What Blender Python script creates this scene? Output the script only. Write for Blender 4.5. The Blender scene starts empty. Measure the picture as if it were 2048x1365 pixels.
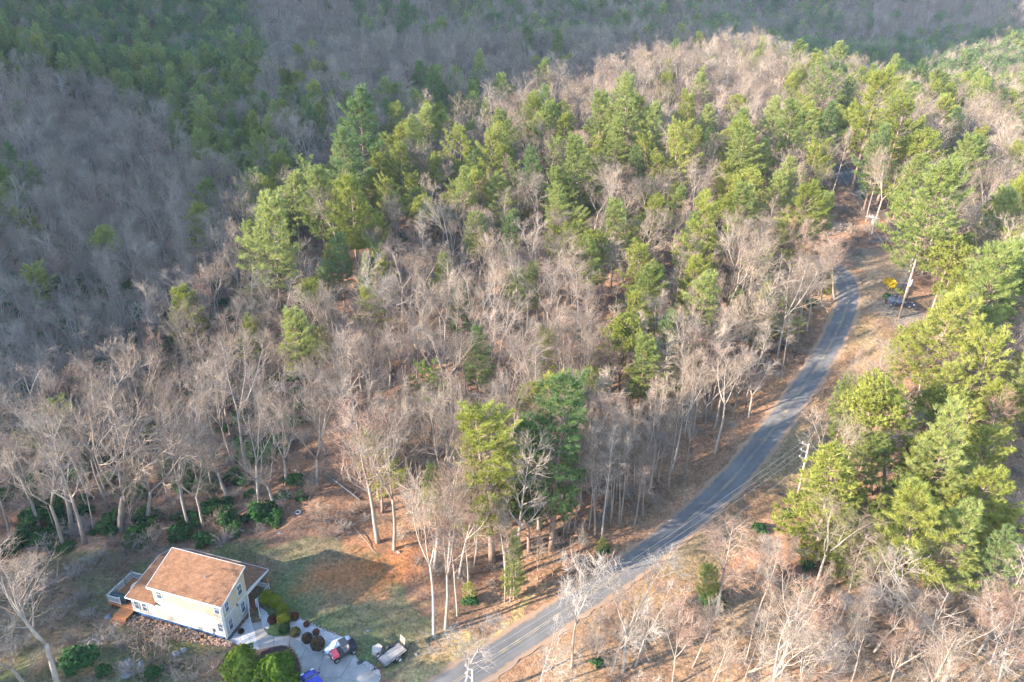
import bpy, math, random
import numpy as np
from mathutils import Vector, Matrix, Quaternion, Euler

S = bpy.context.scene
# ------------------------------------------------------------------ camera
PITCH, ROLL, CAM_H, FPX = 26.5, 2.0, 66.0, 1365.0       # degrees, degrees, metres, focal length in photo pixels (2048 wide)
_p, _r = math.radians(PITCH), math.radians(ROLL)
CF = np.array([0, math.cos(_p), -math.sin(_p)])
_U = np.array([0, math.sin(_p), math.cos(_p)]); _R = np.array([1.0, 0, 0])
CR = _R * math.cos(_r) + _U * math.sin(_r)
CU = -_R * math.sin(_r) + _U * math.cos(_r)
CO = np.array([0, 0, CAM_H])
cd = bpy.data.cameras.new('camera'); cam = bpy.data.objects.new('camera', cd); S.collection.objects.link(cam)
cd.sensor_width = 36.0; cd.lens = 36.0 * FPX / 2048.0; cd.clip_start = 0.5; cd.clip_end = 6000
cam.matrix_world = Matrix(((CR[0], CU[0], -CF[0], CO[0]), (CR[1], CU[1], -CF[1], CO[1]), (CR[2], CU[2], -CF[2], CO[2]), (0, 0, 0, 1)))
S.camera = cam
S.render.resolution_x, S.render.resolution_y = 1024, 682

# ------------------------------------------------------------------ sky and sun
SUN_AZ = np.array([0.925, 0.38]); SUN_AZ /= np.linalg.norm(SUN_AZ)     # the way the light travels on the ground
SUN_EL = math.radians(18.5)
w = bpy.data.worlds.new('World'); S.world = w; w.use_nodes = True
nt = w.node_tree; bg = nt.nodes['Background']
sky = nt.nodes.new('ShaderNodeTexSky'); sky.sky_type = 'NISHITA'; sky.sun_disc = False
sky.sun_elevation = SUN_EL; sky.sun_rotation = math.atan2(-SUN_AZ[0], -SUN_AZ[1]) % (2 * math.pi)
sky.altitude = 700; sky.air_density = 1.0; sky.dust_density = 0.3; sky.ozone_density = 2.3
nt.links.new(sky.outputs[0], bg.inputs[0]); bg.inputs[1].default_value = 0.13
sl = bpy.data.lights.new('sun', 'SUN'); sun = bpy.data.objects.new('sun', sl); S.collection.objects.link(sun)
sl.energy = 3.15; sl.angle = math.radians(0.53); sl.color = (1.0, 0.88, 0.74)
_d = Vector((SUN_AZ[0] * math.cos(SUN_EL), SUN_AZ[1] * math.cos(SUN_EL), -math.sin(SUN_EL)))
sun.rotation_euler = _d.to_track_quat('-Z', 'Y').to_euler(); sun.location = (-200, -100, 300)
S.view_settings.view_transform = 'Standard'; S.view_settings.look = 'None'
S.view_settings.exposure = 3.05; S.view_settings.gamma = 1.0
S.render.engine = 'CYCLES'
S.cycles.max_bounces = 4; S.cycles.diffuse_bounces = 2; S.cycles.glossy_bounces = 2; S.cycles.transmission_bounces = 2
S.cycles.volume_bounces = 1; S.cycles.transparent_max_bounces = 4; S.cycles.use_denoising = True; S.cycles.denoiser = 'OPENIMAGEDENOISE'; S.cycles.denoising_input_passes = 'RGB_ALBEDO_NORMAL'; S.cycles.denoising_prefilter = 'NONE'; S.cycles.use_adaptive_sampling = True; S.cycles.adaptive_threshold = 0.02; S.cycles.use_light_tree = False; S.cycles.sample_clamp_indirect = 4.0

# ------------------------------------------------------------------ helpers
def ray(px, py): return CF + (px - 1024) / FPX * CR - (py - 682.5) / FPX * CU
def project(P):
    v = np.asarray(P, float) - CO; Z = v @ CF
    Zs = np.where(np.abs(Z) < 1e-3, 1e-3, Z)
    return 1024 + FPX * (v @ CR) / Zs, 682.5 - FPX * (v @ CU) / Zs, Z
C = S.collection
def lin(r, g, b):
    f = lambda c: c / 12.92 if c <= 0.04045 else ((c + 0.055) / 1.055) ** 2.4
    return (f(r / 255), f(g / 255), f(b / 255), 1)
class MB:
    """collects faces of one mesh"""
    def __init__(s): s.v = []; s.f = []; s.m = []
    def add(s, vs, fs, mi=0):
        o = len(s.v); s.v += [tuple(q) for q in vs]
        for q in fs: s.f.append(tuple(i + o for i in q)); s.m.append(mi)
    def box(s, x0, x1, y0, y1, z0, z1, mi=0):
        s.add([(x0,y0,z0),(x1,y0,z0),(x1,y1,z0),(x0,y1,z0),(x0,y0,z1),(x1,y0,z1),(x1,y1,z1),(x0,y1,z1)],
              [(0,3,2,1),(4,5,6,7),(0,1,5,4),(1,2,6,5),(2,3,7,6),(3,0,4,7)], mi)
    def hexa(s, p, mi=0):
        s.add(p, [(0,3,2,1),(4,5,6,7),(0,1,5,4),(1,2,6,5),(2,3,7,6),(3,0,4,7)], mi)
    def bar(s, a, b, w, h=None, mi=0):
        """a square bar from a to b"""
        h = h or w; a = Vector(a); b = Vector(b); d = (b - a).normalized()
        up = Vector((0,0,1)) if abs(d.z) < 0.95 else Vector((0,1,0))
        x = d.cross(up).normalized() * w / 2; y = x.cross(d).normalized() * h / 2
        s.hexa([a-x-y, a+x-y, b+x-y, b-x-y, a-x+y, a+x+y, b+x+y, b-x+y], mi)
    def tube(s, pts, rad, n=6, mi=0, cap=True):
        pts = [Vector(q) for q in pts]; o = len(s.v); m = len(pts)
        x = None
        for i, q in enumerate(pts):
            d = (pts[min(i+1, m-1)] - pts[max(i-1, 0)])
            d = d.normalized() if d.length > 1e-9 else Vector((0,0,1))
            if x is None: x = d.orthogonal().normalized()
            x = (x - d * x.dot(d)); x = x.normalized() if x.length > 1e-6 else d.orthogonal().normalized()
            y = d.cross(x); r = rad[i] if hasattr(rad, '__len__') else rad
            for k in range(n):
                a = 2 * math.pi * k / n
                s.v.append(tuple(q + (x * math.cos(a) + y * math.sin(a)) * r))
        for i in range(m - 1):
            for k in range(n):
                s.f.append((o+i*n+k, o+i*n+(k+1)%n, o+(i+1)*n+(k+1)%n, o+(i+1)*n+k)); s.m.append(mi)
        if cap:
            s.f.append(tuple(o+k for k in range(n))[::-1]); s.m.append(mi)
            s.f.append(tuple(o+(m-1)*n+k for k in range(n))); s.m.append(mi)
    def prism(s, poly, z0, z1, mi=0):
        n = len(poly); o = len(s.v)
        za = z0 if hasattr(z0, '__len__') else [z0]*n; zb = z1 if hasattr(z1, '__len__') else [z1]*n
        s.v += [(p[0], p[1], za[i]) for i, p in enumerate(poly)] + [(p[0], p[1], zb[i]) for i, p in enumerate(poly)]
        s.f.append(tuple(o+i for i in range(n))[::-1]); s.m.append(mi)
        s.f.append(tuple(o+n+i for i in range(n))); s.m.append(mi)
        for i in range(n):
            j = (i+1) % n; s.f.append((o+i, o+j, o+n+j, o+n+i)); s.m.append(mi)
    def mesh(s, name, mats, smooth=False):
        me = bpy.data.meshes.new(name); me.from_pydata(s.v, [], s.f)
        for q in (mats if isinstance(mats, (list, tuple)) else [mats]): me.materials.append(q)
        if any(s.m): me.polygons.foreach_set('material_index', s.m)
        if smooth: me.polygons.foreach_set('use_smooth', [True] * len(s.f))
        me.update(); return me
    def build(s, name, mats, parent=None, smooth=False, bevel=0):
        o = bpy.data.objects.new(name, s.mesh(name, mats, smooth)); C.objects.link(o)
        if parent is not None: o.parent = parent
        if bevel:
            b = o.modifiers.new('bevel', 'BEVEL'); b.width = bevel; b.segments = 2; b.limit_method = 'ANGLE'
        return o
def tag(o, label=None, cat=None, group=None, kind=None):
    if label: o['label'] = label
    if cat: o['category'] = cat
    if group: o['group'] = group
    if kind: o['kind'] = kind
    return o
def empty(name, loc, rz=0.0):
    o = bpy.data.objects.new(name, None); C.objects.link(o); o.location = loc; o.rotation_euler = (0, 0, rz); o.empty_display_size = 0.3; return o
def link(name, me, parent=None):
    o = bpy.data.objects.new(name, me); C.objects.link(o)
    if parent is not None: o.parent = parent
    return o

# ------------------------------------------------------------------ terrain heights
# (photo x, photo y, depth in metres) of points of the ground, then world points beyond the frame
CT = [(457,1281,77.5),(270,1227,80.5),(100,1365,71),(0,1250,80),(700,1330,74.5),(911,1364,72.3),(1019,1294,76.5),(1140,1214,81),(1242,1148,85),(1349,1066,90),(1423,1000,94.5),(1473,951,97),(1517,896,100.5),(1580,812,106),(1655,701,114.5),(1697,594,122),
(1797,638,119),(1730,430,150),(1690,340,178),(1780,560,124),
(550,1150,84.5),(620,1060,92),(250,1060,93.5),(20,1080,93),(480,950,104),(300,900,113),(100,900,112),(20,820,125),(200,700,140),(450,720,132),(200,600,150),(20,560,160),(200,420,190),(20,350,210),(450,330,205),(200,220,262),(450,180,275),(200,70,370),(20,150,310),(480,40,400),
(560,570,142),(700,480,155),(700,700,131),(800,950,101),(1000,1100,89),(1000,900,104),(1000,700,126),(1000,550,146),(1200,880,104),(1200,600,136),(1300,450,158),(1000,400,172),(800,320,192),(700,250,225),(1000,250,220),(1250,300,188),(1400,240,212),(1500,350,178),(1450,700,120),(1500,550,136),(850,120,305),(1000,60,370),(1250,140,280),(1500,160,268),(1700,220,235),(1900,280,215),(2030,300,212),
(1850,400,156),(2000,420,150),(1950,600,124),(1900,800,104),(2030,900,95),(1750,900,99),(1620,1000,92.5),(1650,1100,85),(1900,1100,83),(2040,1200,77),(1700,1250,77),(1500,1200,80),(1400,1300,75),(1650,1365,70),(1900,1365,70),(1200,1365,72)]
WC = [(130,330,26),(200,360,24),(60,350,44),(260,420,40),(330,470,52),(200,470,40),(150,560,60),(0,520,80),(350,600,75),(-150,520,80),
(100,800,118),(400,800,105),(-300,800,130),(700,800,110),(0,1300,190),(900,1300,190),(-900,1300,200),
(150,200,27),(230,250,28),(300,300,28),(130,110,22),(200,120,26),(130,60,14),(60,30,3),(0,20,0),(-40,20,0),(100,0,5),(300,0,20),(400,200,30),(-90,60,0),(-110,90,2),
(0,-150,-20),(500,-150,0),(-300,-150,20),
# the hill left of the frame that shades the ravine and the far slopes
(-160,20,18),(-185,5,34),(-205,40,50),(-215,75,68),(-240,120,108),(-300,190,175),(-360,60,160),(-420,110,255),(-430,170,330),(-450,240,385),(-430,40,175),(-460,-20,120),(-520,320,345),(-560,450,250),(-620,130,300),(-600,600,190),(-800,200,280),(-330,330,125),(-300,420,100),(-210,-60,20),(-700,-100,100)]
RP = np.array([list(CO + ray(a, b) * Z) for a, b, Z in CT] + [list(q) for q in WC], float)
def _fit():
    X = RP[:, :2] / 100; n = len(X); r = np.linalg.norm(X[:, None] - X[None], axis=2)
    A = np.zeros((n+3, n+3)); A[:n, :n] = -r - np.eye(n) * 0.02; A[:n, n] = 1; A[:n, n+1:] = X; A[n:, :n] = A[:n, n:].T
    b = np.zeros(n+3); b[:n] = RP[:, 2]; return np.linalg.solve(A, b)
RW = _fit()
def hgt(x, y):
    """smooth ground height"""
    x = np.asarray(x, float); y = np.asarray(y, float); sh = np.broadcast(x, y).shape
    X = np.stack([np.broadcast_to(x, sh).ravel(), np.broadcast_to(y, sh).ravel()], 1) / 100
    out = np.empty(len(X)); n = len(RP); K = RP[:, :2] / 100
    for i in range(0, len(X), 20000):
        q = X[i:i+20000]; r = np.sqrt(((q[:, None] - K[None]) ** 2).sum(2) + 0.03 ** 2)
        out[i:i+20000] = -(r @ RW[:n]) + RW[n] + q @ RW[n+1:]
    return out.reshape(sh)
_T = np.concatenate([np.arange(55, 260, 1.0), np.arange(260, 1200, 4.0)])
def gp(px, py, up=0.0):
    """ground point (raised by up) under a photo pixel"""
    q = CO + ray(px, py) * _T[:, None]; g = q[:, 2] - hgt(q[:, 0], q[:, 1]) - up
    i = max(int((g < 0).argmax()), 1); k = g[i-1] / (g[i-1] - g[i]); P = q[i-1] + (q[i] - q[i-1]) * k
    return P
def hz(x, y): return float(hgt(np.array([x]), np.array([y]))[0])
def gpl(l): return [gp(*q) for q in l]
def inpoly(x, y, poly):
    x = np.asarray(x, float); y = np.asarray(y, float); r = np.zeros(x.shape, bool); n = len(poly)
    for i in range(n):
        x0, y0 = poly[i][:2]; x1, y1 = poly[(i+1) % n][:2]
        if y0 == y1: continue
        c = (y0 > y) != (y1 > y); r ^= c & (x < (x1 - x0) * (y - y0) / (y1 - y0) + x0)
    return r

# ------------------------------------------------------------------ materials
MATS = {}
def mat(name, col, rough=0.85, spec=0.3, metal=0.0):
    m = bpy.data.materials.new(name); m.use_nodes = True; b = m.node_tree.nodes['Principled BSDF']
    b.inputs['Base Color'].default_value = (*col[:3], 1); b.inputs['Roughness'].default_value = rough
    b.inputs['Specular IOR Level'].default_value = spec; b.inputs['Metallic'].default_value = metal
    MATS[name] = m; return m
def N(m, t, **k):
    n = m.node_tree.nodes.new(t)
    for a, v in k.items(): setattr(n, a, v)
    return n
def L(m, a, b): m.node_tree.links.new(a, b)
def ramp(m, fac, stops):
    r = N(m, 'ShaderNodeValToRGB'); e = r.color_ramp.elements
    while len(e) < len(stops): e.new(0.5)
    for i, (p, c) in enumerate(stops): e[i].position = p; e[i].color = (*c[:3], 1)
    L(m, fac, r.inputs[0]); return r.outputs[0]
def noisy(name, stops, scale, rough=0.85, spec=0.3, bump=0.0, detail=4.0, coord='Object', stretch=None, metal=0.0, bscale=None):
    """a principled material whose colour runs through stops along a noise"""
    m = mat(name, stops[0][1], rough, spec, metal); b = m.node_tree.nodes['Principled BSDF']
    tc = N(m, 'ShaderNodeTexCoord'); nz = N(m, 'ShaderNodeTexNoise'); nz.inputs['Scale'].default_value = scale; nz.inputs['Detail'].default_value = detail
    src = tc.outputs[coord]
    if stretch:
        mp = N(m, 'ShaderNodeMapping'); mp.inputs['Scale'].default_value = stretch; L(m, src, mp.inputs[0]); src = mp.outputs[0]
    L(m, src, nz.inputs['Vector']); L(m, ramp(m, nz.outputs[0], stops), b.inputs['Base Color'])
    if bump:
        bp = N(m, 'ShaderNodeBump'); bp.inputs['Strength'].default_value = bump; bp.inputs['Distance'].default_value = 0.05
        n2 = nz
        if bscale:
            n2 = N(m, 'ShaderNodeTexNoise'); n2.inputs['Scale'].default_value = bscale; n2.inputs['Detail'].default_value = 3; L(m, src, n2.inputs['Vector'])
        L(m, n2.outputs[0], bp.inputs['Height']); L(m, bp.outputs[0], b.inputs['Normal'])
    return m
def foliage(name, dark, mid, light, trans=0.35):
    """leaf material: colour varies from tree to tree and inside a tree, light passes through"""
    m = bpy.data.materials.new(name); m.use_nodes = True; MATS[name] = m; t = m.node_tree; t.nodes.remove(t.nodes['Principled BSDF'])
    out = t.nodes['Material Output']; oi = N(m, 'ShaderNodeObjectInfo'); tc = N(m, 'ShaderNodeTexCoord')
    nz = N(m, 'ShaderNodeTexNoise'); nz.inputs['Scale'].default_value = 0.9; nz.inputs['Detail'].default_value = 5; L(m, tc.outputs['Object'], nz.inputs['Vector'])
    a = N(m, 'ShaderNodeMath', operation='MULTIPLY'); a.inputs[1].default_value = 0.45; L(m, oi.outputs['Random'], a.inputs[0])
    b = N(m, 'ShaderNodeMath', operation='MULTIPLY_ADD'); b.inputs[1].default_value = 1.1; L(m, nz.outputs[0], b.inputs[0]); L(m, a.outputs[0], b.inputs[2])
    c = N(m, 'ShaderNodeMath', operation='SUBTRACT'); c.inputs[1].default_value = 0.28; L(m, b.outputs[0], c.inputs[0])
    col = ramp(m, c.outputs[0], [(0.1, dark), (0.5, mid), (0.9, light)])
    d = N(m, 'ShaderNodeBsdfDiffuse'); tr = N(m, 'ShaderNodeBsdfTranslucent'); mx = N(m, 'ShaderNodeMixShader'); mx.inputs[0].default_value = trans
    L(m, col, d.inputs[0]); L(m, col, tr.inputs[0]); L(m, d.outputs[0], mx.inputs[1]); L(m, tr.outputs[0], mx.inputs[2]); L(m, mx.outputs[0], out.inputs[0])
    return m
def barkmat(name, a, b, c, vary=0.5):
    m = mat(name, a, 0.9, 0.15); bs = m.node_tree.nodes['Principled BSDF']
    oi = N(m, 'ShaderNodeObjectInfo'); tc = N(m, 'ShaderNodeTexCoord'); nz = N(m, 'ShaderNodeTexNoise'); nz.inputs['Scale'].default_value = 1.3; nz.inputs['Detail'].default_value = 6
    L(m, tc.outputs['Object'], nz.inputs['Vector'])
    x = N(m, 'ShaderNodeMath', operation='MULTIPLY'); x.inputs[1].default_value = vary; L(m, oi.outputs['Random'], x.inputs[0])
    y = N(m, 'ShaderNodeMath', operation='MULTIPLY_ADD'); y.inputs[1].default_value = 0.9; L(m, nz.outputs[0], y.inputs[0]); L(m, x.outputs[0], y.inputs[2])
    z = N(m, 'ShaderNodeMath', operation='SUBTRACT'); z.inputs[1].default_value = 0.2; L(m, y.outputs[0], z.inputs[0])
    L(m, ramp(m, z.outputs[0], [(0.1, a), (0.5, b), (0.9, c)]), bs.inputs['Base Color'])
    return m
M_PINE = foliage('white_pine_needles', (0.140,0.185,0.050), (0.260,0.298,0.086), (0.365,0.380,0.128), 0.5)
M_PINE2 = foliage('yellow_pine_needles', (0.165,0.190,0.038), (0.285,0.300,0.066), (0.395,0.390,0.105), 0.5)
M_PINE3 = foliage('dark_pine_needles', (0.085,0.150,0.050), (0.155,0.220,0.078), (0.240,0.280,0.105), 0.5)
M_RHODO = foliage('rhododendron_leaves', (0.018,0.052,0.016), (0.036,0.088,0.028), (0.070,0.120,0.036), 0.2)
M_HOLLY = foliage('magnolia_leaves', (0.050,0.100,0.016), (0.120,0.185,0.026), (0.27,0.29,0.05), 0.3)
M_YELLOW = foliage('forsythia_blossom', (0.30,0.19,0.01), (0.42,0.30,0.02), (0.50,0.38,0.03), 0.3)
M_WHITEBL = foliage('white_blossom', (0.38,0.36,0.36), (0.50,0.48,0.47), (0.62,0.60,0.58), 0.3)
M_BARK = barkmat('grey_bark', (0.165,0.128,0.098), (0.26,0.210,0.168), (0.36,0.305,0.255))
M_TWIG = barkmat('pale_twigs', (0.125,0.090,0.064), (0.200,0.150,0.110), (0.28,0.220,0.168), 0.6)
M_TWIGR = barkmat('red_budded_twigs', (0.165,0.098,0.070), (0.225,0.140,0.100), (0.285,0.19,0.142), 0.6)
M_SNAG = barkmat('weathered_wood', (0.165,0.135,0.108), (0.235,0.20,0.168), (0.31,0.275,0.24))
M_PBARK = barkmat('pine_bark', (0.12,0.085,0.065), (0.20,0.14,0.105), (0.29,0.21,0.16))
M_BRUSH = barkmat('brush_twigs', (0.16,0.12,0.095), (0.23,0.18,0.145), (0.32,0.265,0.22), 0.6)
# ------------------------------------------------------------------ tree meshes
def rvec(R): 
    while True:
        v = Vector((R.uniform(-1,1), R.uniform(-1,1), R.uniform(-1,1)))
        if 0.05 < v.length < 1: return v.normalized()
UP = Vector((0,0,1))
def bend(R, p, d, Ln, n, wob, up):
    pts = [p.copy()]
    for i in range(n):
        d = (d + rvec(R) * wob + UP * up).normalized(); p = p + d * (Ln / n); pts.append(p.copy())
    return pts, d
def at_t(pts, t):
    k = t * (len(pts) - 1); i = min(int(k), len(pts) - 2); return pts[i].lerp(pts[i+1], k - i), (pts[i+1] - pts[i]).normalized()
def spike(mb, p, d, Ln, r, kink, mi=0):
    """a tapering three-sided twig with one kink"""
    x = d.orthogonal().normalized() * r; y = d.cross(x)
    q = p + d * Ln * 0.5; e = q + kink * Ln * 0.5; o = len(mb.v)
    for k in range(3):
        a = 2.0944 * k; mb.v.append(tuple(p + x * math.cos(a) + y * math.sin(a)))
    for k in range(3):
        a = 2.0944 * k; mb.v.append(tuple(q + (x * math.cos(a) + y * math.sin(a)) * 0.7))
    mb.v.append(tuple(e))
    for k in range(3):
        j = (k+1) % 3; mb.f.append((o+k, o+j, o+3+j, o+3+k)); mb.f.append((o+3+k, o+3+j, o+6)); mb.m += [mi, mi]
def side(R, d, lo, hi):
    a = math.radians(R.uniform(lo, hi)); x = d.orthogonal().normalized(); x.rotate(Quaternion(d, R.uniform(0, 6.283)))
    return (d * math.cos(a) + x * math.sin(a)).normalized()
def bare_tree(seed, h=19.0, first=0.42, width=4.0, nl=9, n2=6, n3=5, nt=5, r0=0.22, tr=0.0125, fork=None, lo=32, hi=58, up=0.10, lean=0.02, twl=0.75):
    """a leafless tree: trunk mesh, crown mesh of limbs, branches and twigs"""
    R = random.Random(seed); tk = MB(); cr = MB()
    d = (UP + Vector((R.uniform(-lean, lean), R.uniform(-lean, lean), 0)) * 3).normalized()
    pts, _ = bend(R, Vector((0,0,-0.4)), d, h * (0.95 if not fork else fork), 9, 0.05, 0.05)
    n = len(pts); rad = [r0 * (1.45 if i == 0 else 1.0) * (1 - (0.90 if not fork else 0.45) * i / (n-1)) for i in range(n)]
    tk.tube(pts, rad, 7)
    stems = [(pts, rad, first)]
    if fork:                                   # the trunk parts into two or three stems
        for k in range(R.choice((3, 3, 4))):
            q, dd = pts[-1], (pts[-1] - pts[-2]).normalized()
            sp, _ = bend(R, q - dd * 0.15, side(R, dd, 13, 34), h * (1 - fork) * R.uniform(0.85, 1.08), 7, 0.11, 0.05)
            sr = [rad[-1] * 0.8 * (1 - 0.88 * i / 7) for i in range(8)]; tk.tube(sp, sr, 6); stems.append((sp, sr, 0.15))
        stems = stems[1:]
    per = max(4, round(nl / len(stems)))
    for sp, sr, f0 in stems:
        for k in range(per):
            t = f0 + (0.97 - f0) * (k + R.uniform(0.1, 0.9)) / per; p, dd = at_t(sp, t); kk = (t - f0) / (1 - f0)
            Ln = width * (1.15 - 0.65 * kk) * R.uniform(0.75, 1.2); r = sr[min(int(t * (len(sr)-1)), len(sr)-1)] * 0.62
            b1, _ = bend(R, p, side(R, dd, lo, hi), Ln, 5, 0.16, up); cr.tube(b1, [max(r * (1 - 0.8 * i / 5), 0.02) for i in range(6)], 5, 1, cap=False)
            for j in range(n2):
                t2 = 0.22 + 0.78 * (j + R.uniform(0.2, 1.0)) / n2; p2, d2 = at_t(b1, min(t2, 1.0)); L2 = Ln * 0.62 * (1.2 - 0.5 * t2) * R.uniform(0.7, 1.25)
                b2, _ = bend(R, p2, side(R, d2, 30, 65), L2, 3, 0.17, up); cr.tube(b2, [max(r * 0.45 * (1 - 0.7 * i / 3), 0.016) for i in range(4)], 3, 1, cap=False)
                for i in range(n3):
                    t3 = 0.2 + 0.8 * (i + R.uniform(0.2, 1.0)) / n3; p3, d3 = at_t(b2, min(t3, 1.0)); L3 = L2 * 0.58 * R.uniform(0.7, 1.3)
                    b3, _ = bend(R, p3, side(R, d3, 28, 65), L3, 2, 0.18, up); cr.tube(b3, [tr * 1.3, tr, tr * 0.8], 3, cap=False)
                    for q in range(nt):
                        t4 = 0.15 + 0.85 * (q + R.uniform(0.2, 1.0)) / nt; p4, d4 = at_t(b3, min(t4, 1.0)); dd4 = side(R, d4, 15, 60)
                        spike(cr, p4, dd4, twl * R.uniform(0.55, 1.25), tr * 0.85, (dd4 + rvec(R) * 0.5 + UP * 0.25).normalized())
    return tk, cr
def snag_tree(seed, h=15.0):
    R = random.Random(seed); tk = MB(); cr = MB()
    pts, _ = bend(R, Vector((0,0,-0.4)), UP.copy(), h, 9, 0.05, 0.02); rad = [0.2 * (1 - 0.85 * i / 9) for i in range(10)]; tk.tube(pts, rad, 6)
    for k in range(26):
        t = 0.35 + 0.64 * k / 26; p, dd = at_t(pts, t); Ln = 2.6 * (1.25 - t) * R.uniform(0.5, 1.2) + 0.3
        b1, _ = bend(R, p, side(R, dd, 70, 95), Ln, 3, 0.12, 0.03); cr.tube(b1, [0.05, 0.04, 0.03, 0.015], 3, cap=False)
        for j in range(4):
            p2, d2 = at_t(b1, R.uniform(0.3, 1)); e = side(R, d2, 30, 60); spike(cr, p2, e, R.uniform(0.3, 0.9), 0.02, e)
    return tk, cr
def tuft(mb, R, p, d, n, Ln, wd, spread=0.9, mi=0):
    """a brush of needles"""
    for k in range(n):
        e = (d + rvec(R) * spread + UP * 0.18).normalized(); s = e.cross(rvec(R))
        s = s.normalized() * wd if s.length > 1e-3 else e.orthogonal().normalized() * wd
        q = p + rvec(R) * 0.06; l = Ln * R.uniform(0.7, 1.25); o = len(mb.v)
        mb.v += [tuple(q - s), tuple(q + s), tuple(q + e * l)]; mb.f.append((o, o+1, o+2)); mb.m.append(mi)
def pine_tree(seed, h=20.0, base=0.32, width=4.0, top=0.55, droop=0.0, nb=13, den=1.0, bl=0.50, bw=0.060, gap=0.75, r0=0.24, irr=0.35, open_=0.0):
    """an evergreen: trunk mesh, crown mesh of whorled boughs with needle brushes"""
    R = random.Random(seed); tk = MB(); cr = MB()
    pts, _ = bend(R, Vector((0,0,-0.4)), UP.copy(), h, 10, 0.025, 0.02); rad = [r0 * (1.3 if i == 0 else 1) * (1 - 0.9 * i / 10) for i in range(11)]; tk.tube(pts, rad, 7)
    for k in range(5):                          # dead stubs under the crown
        p, dd = at_t(pts, base * R.uniform(0.55, 1.0)); b1, _ = bend(R, p, side(R, dd, 75, 95), R.uniform(0.5, 1.6), 2, 0.1, 0); tk.tube(b1, [0.035, 0.025, 0.01], 3, cap=False)
    z = base; lob = [R.uniform(0, 6.28) for _ in range(3)]
    while z < 0.985:
        kk = (z - base) / (1 - base); prof = (0.45 + 0.55 * min(1, kk / 0.22)) * max(0.06, 1 - kk) ** top
        nbr = 5 if kk < 0.8 else 4; a0 = R.uniform(0, 6.28)
        for k in range(nbr):
            a = a0 + 6.283 * k / nbr + R.uniform(-0.35, 0.35)
            if R.random() < open_: continue
            lobe = 1 + irr * (0.6 * math.sin(a + lob[0] + kk * 3) + 0.4 * math.sin(2 * a + lob[1] - kk * 5))
            Ln = width * prof * lobe * R.uniform(0.75, 1.15) + 0.25; el = math.radians(-4 + 55 * kk ** 1.4 - droop) + R.uniform(-0.12, 0.12)
            p, _d2 = at_t(pts, z + R.uniform(-0.012, 0.012)); d = Vector((math.cos(a) * math.cos(el), math.sin(a) * math.cos(el), math.sin(el)))
            b1, _ = bend(R, p, d, Ln, 4, 0.07, 0.13); cr.tube(b1, [0.055 * (1 - 0.2 * i) for i in range(5)], 3, 1, cap=False)
            m = max(3, int(Ln / 0.34 * den)); s0 = 0.22 if Ln > 1.5 else 0.05
            for j in range(m):
                t = s0 + (1 - s0) * ((j + R.random()) / m) ** 0.7; q, dd = at_t(b1, min(t, 1.0)); hor = dd.cross(UP); hor = hor.normalized() if hor.length > 1e-3 else dd.orthogonal()
                wid = 0.18 + Ln * 0.24 * (1.0 - 0.6 * t)
                off = hor * R.uniform(-wid, wid) + UP * R.uniform(-0.05, 0.22); e = (dd * 0.8 + off.normalized() * 0.7 + UP * 0.25).normalized()
                tuft(cr, R, q + off, e, nb, bl * R.uniform(0.8, 1.2), bw)
        z += gap / h * R.uniform(0.8, 1.2) * (1.0 if kk < 0.75 else 0.75)
    for k in range(4): tuft(cr, R, pts[-1] + UP * 0.1 * k - UP * 0.3, UP.copy(), nb, bl, bw, 0.7)
    return tk, cr
def round_pine(seed, h=17.0, width=3.6, crown=7.0):
    """a round-headed dense evergreen of many cushions of needles"""
    R = random.Random(seed); tk = MB(); cr = MB()
    pts, _ = bend(R, Vector((0,0,-0.4)), UP.copy(), h - 0.8, 9, 0.04, 0.02); tk.tube(pts, [0.26 * (1 - 0.85 * i / 9) for i in range(10)], 7)
    cz = h - crown * 0.5
    for k in range(150):
        v = rvec(R); rr = R.uniform(0.62, 1.0) if k > 30 else R.uniform(0.2, 0.7)
        c = Vector((v.x * width * rr * (1 - 0.28 * v.z), v.y * width * rr * (1 - 0.28 * v.z), cz + v.z * crown * 0.5 * rr))
        if k % 3 == 0: cr.tube([Vector((0,0,max(c.z - 1.5, cz - crown * 0.5))), c], [0.05, 0.02], 3, 1, cap=False)
        for j in range(9):
            o = rvec(R) * R.uniform(0.1, 0.6); tuft(cr, R, c + o, (o.normalized() + v * 0.4 + UP * 0.3).normalized(), 11, 0.34, 0.05, 0.9)
    return tk, cr
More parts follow.
